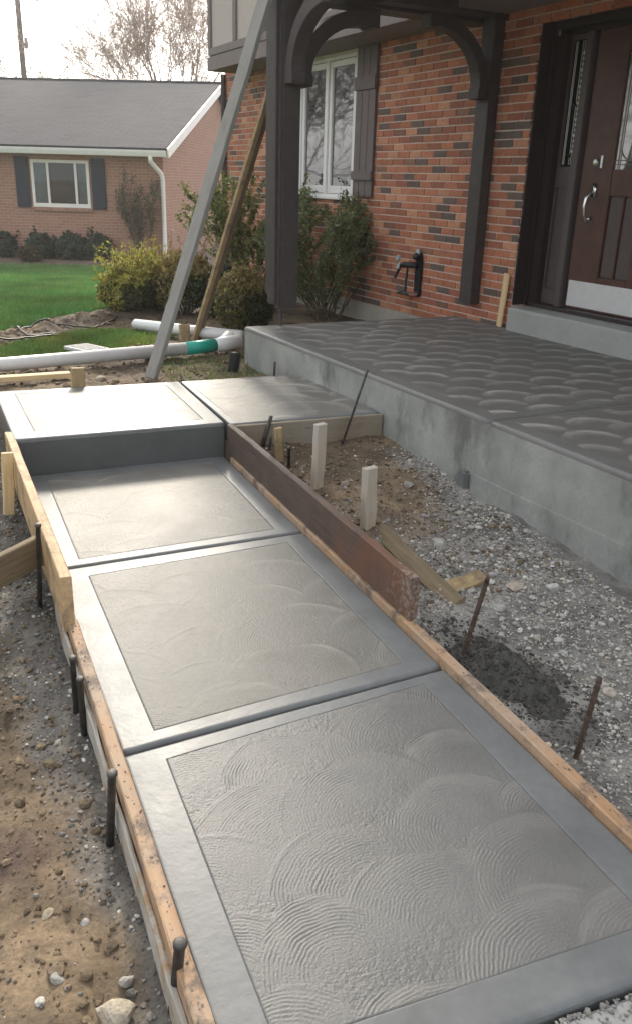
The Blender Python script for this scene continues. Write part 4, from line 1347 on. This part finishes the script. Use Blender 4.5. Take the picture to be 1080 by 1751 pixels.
# ------------------------------------------------------------------ shrubs
def ball_shrub(loc, rx, ry, rz, n, leaf, base, alt, pa, name, label, group=None, rough=.18, seed=1, topalt=None, cat='shrub', sprigs=.002):
    g = np.random.default_rng(seed)
    t = thing(name, label, cat, loc, 0, group)
    D = g.normal(size=(n, 3)); D /= np.linalg.norm(D, axis=1)[:, None]
    D[:, 2] = np.where(D[:, 2] < -.75, -D[:, 2], D[:, 2])
    lump = 1 + rough * (vnoise(D[:, 0] * 2 + 9, D[:, 1] * 2 + D[:, 2] * 2, 1.4, seed) + .6 * vnoise(D[:, 0] * 5, D[:, 1] * 5 + D[:, 2] * 5 + 3, 1.2, seed + 3)) * 2
    rr2 = np.clip(1 - np.abs(g.normal(size=n)) * .16, .35, 1.06) * lump
    P = D * rr2[:, None] * np.array([rx, ry, rz]) + np.array([0, 0, rz * .92])
    C = tint(g, n, base, .4, alt, pa)
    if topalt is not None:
        m = (D[:, 2] > .25 + .3 * g.random(n)) | ((D[:, 0] < -.3) & (g.random(n) < .55))  # yellow leaf tips; also paints the sunlit top and left side
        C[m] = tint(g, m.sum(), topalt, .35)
    segs = []
    ns = int(n * sprigs)
    SP, SC_ = [], []
    for i in range(ns):
        d = g.normal(size=3); d[2] = abs(d[2]) * 1.2 + .15; d /= np.linalg.norm(d)
        p0 = d * np.array([rx, ry, rz]) * .9 + np.array([0, 0, rz * .92])
        d2 = d * .6 + np.array([0, 0, .7]) + g.normal(size=3) * .25; d2 /= np.linalg.norm(d2)
        L = (.10 + .22 * g.random()) * rx / .3
        segs.append((tuple(p0 * .8), tuple(p0 + d2 * L), .0035, .0015))
        m = 12
        SP.append(p0 + d2 * (L * g.random((m, 1)) ** .8) + g.normal(size=(m, 3)) * .012)
        SC_.append(tint(g, m, topalt if topalt is not None else base, .35))
    if ns:
        P = np.concatenate([P] + SP); C = np.concatenate([C] + SC_); D = np.concatenate([D, g.normal(size=(ns * 12, 3))])
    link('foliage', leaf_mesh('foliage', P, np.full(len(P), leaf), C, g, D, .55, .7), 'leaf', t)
    for i in range(14):
        d = g.normal(size=3); d[2] = abs(d[2]) + .8; d /= np.linalg.norm(d)
        segs.append(((0, 0, -.05), tuple(d * np.array([rx, ry, rz * 1.4]) * .85), .012, .004))
        d2 = d + g.normal(size=3) * .4
        segs.append((tuple(d * np.array([rx, ry, rz * 1.4]) * .5), tuple(d2 * np.array([rx, ry, rz * 1.3]) * .85), .007, .003))
    link('stems', segs_mesh('stems', segs), 'stem', t)
    return t
HG = 'shrubs beside the lawn and porch'
ball_shrub((2.86, 8.45, .10), .31, .31, .35, 9000, .017, (.060, .070, .022), (.030, .042, .014), .35, 'boxwood', 'round clipped boxwood ball with painted golden sunlit edge beside the porch corner', HG, .10, 3, topalt=(.22, .18, .06))
ball_shrub((2.62, 9.85, .10), .36, .34, .37, 7000, .019, (.050, .062, .020), (.028, .04, .014), .35, 'boxwood', 'rounded golden-topped boxwood just left of the leaning braces', HG, .12, 4, topalt=(.26, .20, .06))
ball_shrub((3.0, 9.55, .10), .33, .33, .30, 6000, .018, (.032, .045, .018), (.02, .03, .012), .3, 'boxwood', 'dark boxwood half hidden behind the leaning braces', HG, .14, 5)
ball_shrub((1.98, 10.05, .10), .33, .30, .29, 6500, .020, (.055, .065, .025), (.14, .15, .035), .25, 'privet_shrub', 'loose yellow-green shrub at the right corner of the lawn', HG, .26, 6, topalt=(.38, .36, .07), sprigs=.012)
ball_shrub((2.36, 10.35, .10), .30, .30, .33, 5000, .020, (.055, .065, .025), (.10, .11, .03), .3, 'privet_shrub', 'upright yellow-tipped shrub between lawn shrub and golden boxwood', HG, .22, 7, topalt=(.36, .33, .07), sprigs=.012)
def twig_bush(loc, h, spread, n, leafn, leaf, base, alt, label, seed, name='twiggy_bush', r0=.011, depth=3, sp=.33, group=None, lo=.25):
    g = np.random.default_rng(seed)
    t = thing(name, label, 'bush', loc, 0, group)
    segs, tips = [], []
    for i in range(n):
        d = np.array([g.normal() * spread, g.normal() * spread, 1.0]); d /= np.linalg.norm(d)
        grow(g, np.array([g.normal() * .06, g.normal() * .06, -.03]), d, h * .45, r0, depth, segs, tips, sp, .10, .002, (2, 3), .62)
    link('stems', segs_mesh('stems', segs), 'stem', t)
    S = np.array([s[0] + s[1] for s in segs])
    k = g.integers(0, len(S), leafn)
    f = g.random((leafn, 1))
    P = S[k, :3] * (1 - f) + S[k, 3:] * f + g.normal(size=(leafn, 3)) * .018
    m = P[:, 2] > h * lo * g.random(leafn)
    P = P[m]
    link('foliage', leaf_mesh('foliage', P, np.full(len(P), leaf), tint(g, len(P), base, .4, alt, .35), g), 'leaf', t)
    return t
twig_bush((4.02, 8.95, .10), 1.40, .36, 20, 21000, .017, (.19, .235, .09), (.12, .13, .075), 'tall twiggy bush with sparse green leaves under the window', 8, group='twiggy bushes along the brick wall')
twig_bush((3.62, 10.35, .10), 1.62, .30, 16, 14000, .020, (.21, .23, .06), (.11, .14, .05), 'yellow-green twiggy bush behind the portico post and braces', 9, group='twiggy bushes along the brick wall')

# ------------------------------------------------------------------ neighbour house
# local x along its front to the right, y to the back
NC = (5.294, 21.714, -.40)
NA = math.atan2(-.472, .882)
nb = thing('neighbour_house', 'low pink-brown brick house with grey shingle roof across the lawn', 'house', NC, NA)
zf = .40
EV = 2.55          # local eave height (ground is -.40)
nw = MB().box(-11, 0, 0, .3, -.2, EV).box(-.3, 0, .3, 13, -.2, EV).box(-11, -10.7, .3, 13, -.2, EV)
nw.add([(0, 0.0, EV), (0, 13, EV), (0, 6.5, EV + 1.92), (-.3, 0.0, EV), (-.3, 13, EV), (-.3, 6.5, EV + 1.92)], [(0, 1, 2), (3, 5, 4), (0, 2, 5, 3), (1, 4, 5, 2)])
nwall = nw.build('wall', 'farbrick', nb)
SL = (1.92 + .18) / 6.5
rs = math.atan2(2.05, 6.95)
def roof_half(front):
    L = math.hypot(2.05, 6.95)
    me = MB().box(-11.4, .22, 0, L, 0, .06)
    o = me.build('roof', 'shingle', nb, bev=.01)
    if front:
        o.location = (0, -.45, EV + .02)
        o.rotation_euler = (rs, 0, 0)
    else:
        o.location = (-11.2, 13.45, EV + .02)
        o.rotation_euler = (rs, 0, math.pi)
    return o
r1 = roof_half(True); roof_half(False)
MB().tube([(-11.4, 6.5, EV + 2.12), (.22, 6.5, EV + 2.12)], .06, 8).build('ridge', 'shingle', nb)
for s_ in (0, 1):
    L = math.hypot(2.05, 6.95)
    o = MB().box(.225, .26, 0, L, -.16, .05).build('rake_board', 'gutter', nb)
    o.location = (0, -.45, EV + .02) if not s_ else (.485, 13.45, EV + .02)
    o.rotation_euler = (rs, 0, 0) if not s_ else (rs, 0, math.pi)
    if s_:
        o.location = (.485, 13.45, EV + .02)
MB().extr([(-.57, EV + .03), (-.455, EV + .03), (-.455, EV - .11), (-.54, EV - .11), (-.565, EV - .02)], 0, -11.4, .20).build('gutter', 'gutter', nb, bev=.006)
MB().box(-11.2, .1, -.44, 0, EV - .10, EV - .07).build('soffit_board', 'gutter', nb)
MB().tube([(-.17, -.50, EV - .09), (-.17, -.48, EV - .22), (-.02, -.12, EV - .48), (0.0, -.075, EV - .60), (0.0, -.075, .15), (0.02, -.12, .06), (.02, -.2, .04)], .055, 10).build('downspout', 'gutter', nb, smooth=True)
wx0, wx1, wz0, wz1 = -3.30, -1.84, 1.23, 2.32
nwn = rect_frame(MB(), 0, 1, -.03, .05, 0, 1, .1)
nwn = MB()
nwn.box(wx0, wx0 + .07, -.04, -.001, wz0, wz1).box(wx1 - .07, wx1, -.04, -.001, wz0, wz1).box(wx0 + .07, wx1 - .07, -.039, -.001, wz0, wz0 + .09).box(wx0 + .07, wx1 - .07, -.039, -.001, wz1 - .07, wz1)
for xx in (-2.88, -2.18):
    nwn.box(xx - .03, xx + .03, -.0385, -.001, wz0 + .09, wz1 - .07)
nwin = nwn.build('window', 'white', nb, bev=.004)
MB().box(wx0 - .05, wx1 + .05, -.07, -.001, wz0 - .08, wz0 - .002).build('sill', 'farbrick', nwin)
MB().box(wx0 + .06, wx1 - .06, -.006, -.002, wz0 + .08, wz1 - .06).build('backing', 'dark', nwin)
for (a, b_) in ((wx0 + .08, -2.93), (-2.13, wx1 - .08)):
    P = [(a + (b_ - a) * i / 24, -.012 - .005 * math.sin(i * 1.7)) for i in range(25)]
    mb = MB()
    mb.add([(p[0], p[1], wz0 + .09) for p in P] + [(p[0], p[1], wz1 - .07) for p in P], [(i, i + 1, 26 + i, 25 + i) for i in range(24)])
    mb.build('curtain', 'curtain', nwin)
for (a, b_) in ((wx0 + .07, -2.91), (-2.85, -2.21), (-2.15, wx1 - .07)):
    MB().box(a, b_, -.030, -.026, wz0 + .09, wz1 - .07).build('pane', 'clear', nwin)
for (a, b_) in ((-3.70, -3.36), (-1.78, -1.44)):
    s_ = MB().box(a, b_, -.05, -.001, wz0 - .02, wz1 + .06).build('shutter', 'nshutter', nb, bev=.006)
    for i in range(14):
        z_ = wz0 + .03 + i * .077
        MB().box(a + .04, b_ - .04, -.058, -.0505, z_, z_ + .05).build('slat', 'nshutter', s_)
MB().box(-.35, .55, 11.2, 12.4, 0, 5.3).box(-.40, .60, 11.15, 12.45, 5.3, 5.42).build('chimney', 'farbrick', nb)

NS = 'shrubs in the bed of the neighbour house'
def tzc(x, y):
    return float(terrain(np.array([x]), np.array([y]), False)[0])
for i, (x_, y_, r_, lab) in enumerate(((1.55, 23.4, .40, 'dark shrub at the left frame edge before the neighbour house'), (2.42, 22.9, .42, 'dark green shrub under the left window shutter of the neighbour house'),
                                       (3.13, 22.55, .42, 'dark green shrub under the right side of the neighbour window'), (3.72, 22.25, .40, 'dark green shrub right of the neighbour window'))):
    ball_shrub((x_, y_, tzc(x_, y_) - .02), r_ * .85, r_ * .85, r_ * .8, 1300, .05, (.045, .075, .05), (.075, .10, .06), .3, 'dark_shrub', lab, NS, .25, 20 + i)
ball_shrub((2.06, 21.9, tzc(2.06, 21.9)), .28, .25, .20, 900, .04, (.10, .085, .04), (.07, .06, .03), .4, 'low_shrub', 'low brownish shrub at the lawn edge before the neighbour house', NS, .2, 30)
ball_shrub((4.2, 21.2, tzc(4.2, 21.2)), .14, .14, .12, 300, .04, (.03, .05, .03), (.05, .07, .04), .4, 'low_shrub', 'tiny green shrub near the slim upright shrub', NS, .2, 31)
# slim upright shrub
t = thing('slim_tree', 'slim upright grey-green young tree by the neighbour downspout', 'tree', (4.72, 21.7, -.40))
gg = np.random.default_rng(41)
segs, tips = [], []
for i in range(5):
    grow(gg, np.array([gg.normal() * .05, gg.normal() * .05, 0]), np.array([gg.normal() * .10, gg.normal() * .10, 1.]), .9, .022, 3, segs, tips, .22, .25, .005, (2, 3), .6)
link('stems', segs_mesh('stems', segs), 'stem', t)
S = np.array([s[0] + s[1] for s in segs]); kk = gg.integers(0, len(S), 2600); ff = gg.random((2600, 1))
P = S[kk, :3] * (1 - ff) + S[kk, 3:] * ff + gg.normal(size=(2600, 3)) * .05
P = P[P[:, 2] > .5]
link('foliage', leaf_mesh('foliage', P, np.full(len(P), .030), tint(gg, len(P), (.11, .12, .075), .4, (.13, .10, .07), .3), gg), 'leaf', t)

# ------------------------------------------------------------------ utility pole, wires, bare trees
up_ = thing('utility_pole', 'wooden utility pole with a blue grey transformer behind the neighbour house', 'utility pole', (4.62, 44.5, -.4))
MB().tube([(0, 0, -.3), (0, 0, 12)], [.15, .105], 12).build('pole', 'pole', up_, smooth=True)
MB().tube([(-.42, .0, 4.62), (-.42, 0, 4.66), (-.42, 0, 5.40), (-.42, 0, 5.46), (-.42, 0, 5.5)], [.15, .20, .20, .21, .12], 14).tube([(-.42, 0, 5.5), (-.38, 0, 5.75)], .05, 8).tube([(-.3, 0, 4.9), (0, 0, 4.9)], .05, 8).build('transformer', 'transformer', up_)
MB().tube([(.12, 0, 7.35), (.30, 0, 7.35)], .06, 8).tube([(.22, 0, 7.2), (.22, 0, 7.6)], .08, 8).build('insulator', 'transformer', up_)
MB().box(-.9, .9, -.06, .06, 9.1, 9.25).build('crossarm', 'pole', up_)
def wire(p0, p1, sag, label, n=20):
    p0, p1 = Vector(p0), Vector(p1)
    pts = [p0.lerp(p1, i / n) - Vector((0, 0, sag * 4 * (i / n) * (1 - i / n))) for i in range(n + 1)]
    tag(MB().tube(pts, .016, 5).build('overhead_wire', 'wire', None), label, 'wire', 'overhead wires at the pole')
wire((4.62, 44.5, 8.8), (-8, 52, 9.6), .5, 'wire running left from the utility pole')
wire((4.70, 44.5, 8.9), (14.5, 47, 6.3), .4, 'wire running right from the utility pole towards the bare tree')
wire((4.70, 44.5, 8.5), (6.6, 33.5, 4.6), .2, 'steep wire running down from the pole to the roof')

def bare_tree(loc, h, trunk, depth, seed, label, spread=.55, r0=.16, group='bare trees', cat='tree', leafc=None, leafn=0, leafs=.05, minr=.012, kids=(2, 4), name='bare_tree', shrink=.70, bark='bark'):
    g = np.random.default_rng(seed)
    t = thing(name, label, cat, loc, 0, group)
    segs, tips = [], []
    tr = [((0, 0, -.2), (g.normal() * .1, g.normal() * .1, trunk), r0, r0 * .8)]
    link('trunk', segs_mesh('trunk', tr, 10), bark, t)
    for i in range(5):
        a = i * 2 * math.pi / 5 + g.random()
        d = np.array([math.cos(a) * .62, math.sin(a) * .62, .9 + .4 * g.random()]); d /= np.linalg.norm(d)
        grow(g, np.array(tr[0][1]) - np.array([0, 0, .15 * i / 5]), d, (h - trunk) * .42, r0 * .55, depth, segs, tips, spread, .10, minr, kids, shrink)
    link('crown', segs_mesh('crown', segs), bark, t)
    if leafn:
        T_ = np.array(tips); k = g.integers(0, len(T_), leafn)
        P = T_[k] + g.normal(size=(leafn, 3)) * .25
        link('buds', leaf_mesh('buds', P, np.full(leafn, leafs), tint(g, leafn, leafc, .35), g), 'leaf', t)
    return t
bare_tree((9.9, 38.5, -.4), 9.6, 3.2, 6, 51, 'big leafless tree with warm buds behind the neighbour roof', .46, .13, leafc=(.55, .42, .28), leafn=14000, leafs=.03, minr=.005, kids=(3, 4), shrink=.70, bark='backlitbark')
bare_tree((8.0, 68, -.4), 8.2, 2.0, 4, 52, 'small pale budding tree right of the utility pole', .5, .15, leafc=(.42, .42, .30), leafn=2600, leafs=.10, minr=.02)
bare_tree((2.6, 66, -.4), 8.8, 2.0, 4, 53, 'pale budding tree at the left edge behind the roof', .5, .15, leafc=(.40, .40, .32), leafn=2600, leafs=.10, minr=.02)
# trees across the front yard, seen in the window panes
for i, (x_, y_, h_) in enumerate(((-11, 36, 11), (-16, 34, 12), (-9, 44, 12), (-21, 31, 12), (-15, 44, 13), (-22, 39, 13), (-28, 36, 13), (-18, 50, 13))):
    bare_tree((x_, y_, -.3), h_, 2.0, 5, 60 + i, 'bare street tree of the front yard, mirrored in the window glass', .55, .10, group='bare street trees', minr=.012, shrink=.72, kids=(3, 4))
for i, (x_, y_) in enumerate(((-17, 58), (-27, 50), (-34, 40))):
    gs = np.random.default_rng(80 + i)
    t = thing('evergreen_tree', 'dark evergreen of the front yard, mirrored in the window glass', 'tree', (x_, y_, -.3), 0, 'evergreens of the front yard')
    n = 5000
    hh = gs.random(n) ** 1.3
    a = gs.random(n) * 2 * math.pi
    rad = (1 - hh) * 2.0 * np.sqrt(gs.random(n)) * (1 + .25 * np.sin(a * 5 + hh * 20))
    P = np.column_stack([np.cos(a) * rad, np.sin(a) * rad, .5 + hh * 5.5])
    link('crown', leaf_mesh('crown', P, np.full(n, .16), tint(gs, n, (.03, .05, .03), .4), gs), 'leaf', t)
    link('trunk', segs_mesh('trunk', [((0, 0, -.2), (0, 0, 4.5), .16, .05)], 8), 'bark', t)

# ------------------------------------------------------------------ thin scattering air, added to stand in for lens glare
bpy.context.view_layer.update()
top_z = max((o.matrix_world @ Vector(c)).z for o in bpy.data.objects if o.type == 'MESH' for c in o.bound_box) + .5
hz_ = MB().box(-170, 170, -170, 180, -1.8, top_z).build('glare_veil', None)
hm = bpy.data.materials.new('glare_veil')
hm.use_nodes = True
t = hm.node_tree
t.nodes.remove(t.nodes['Principled BSDF'])
pv = nd(t, 'VolumePrincipled', {'Color': (.95, .95, .95, 1), 'Density': .0013, 'Anisotropy': .55})
t.links.new(pv.outputs[0], t.nodes['Material Output'].inputs['Volume'])
hz_.data.materials.append(hm)
stuff(hz_)
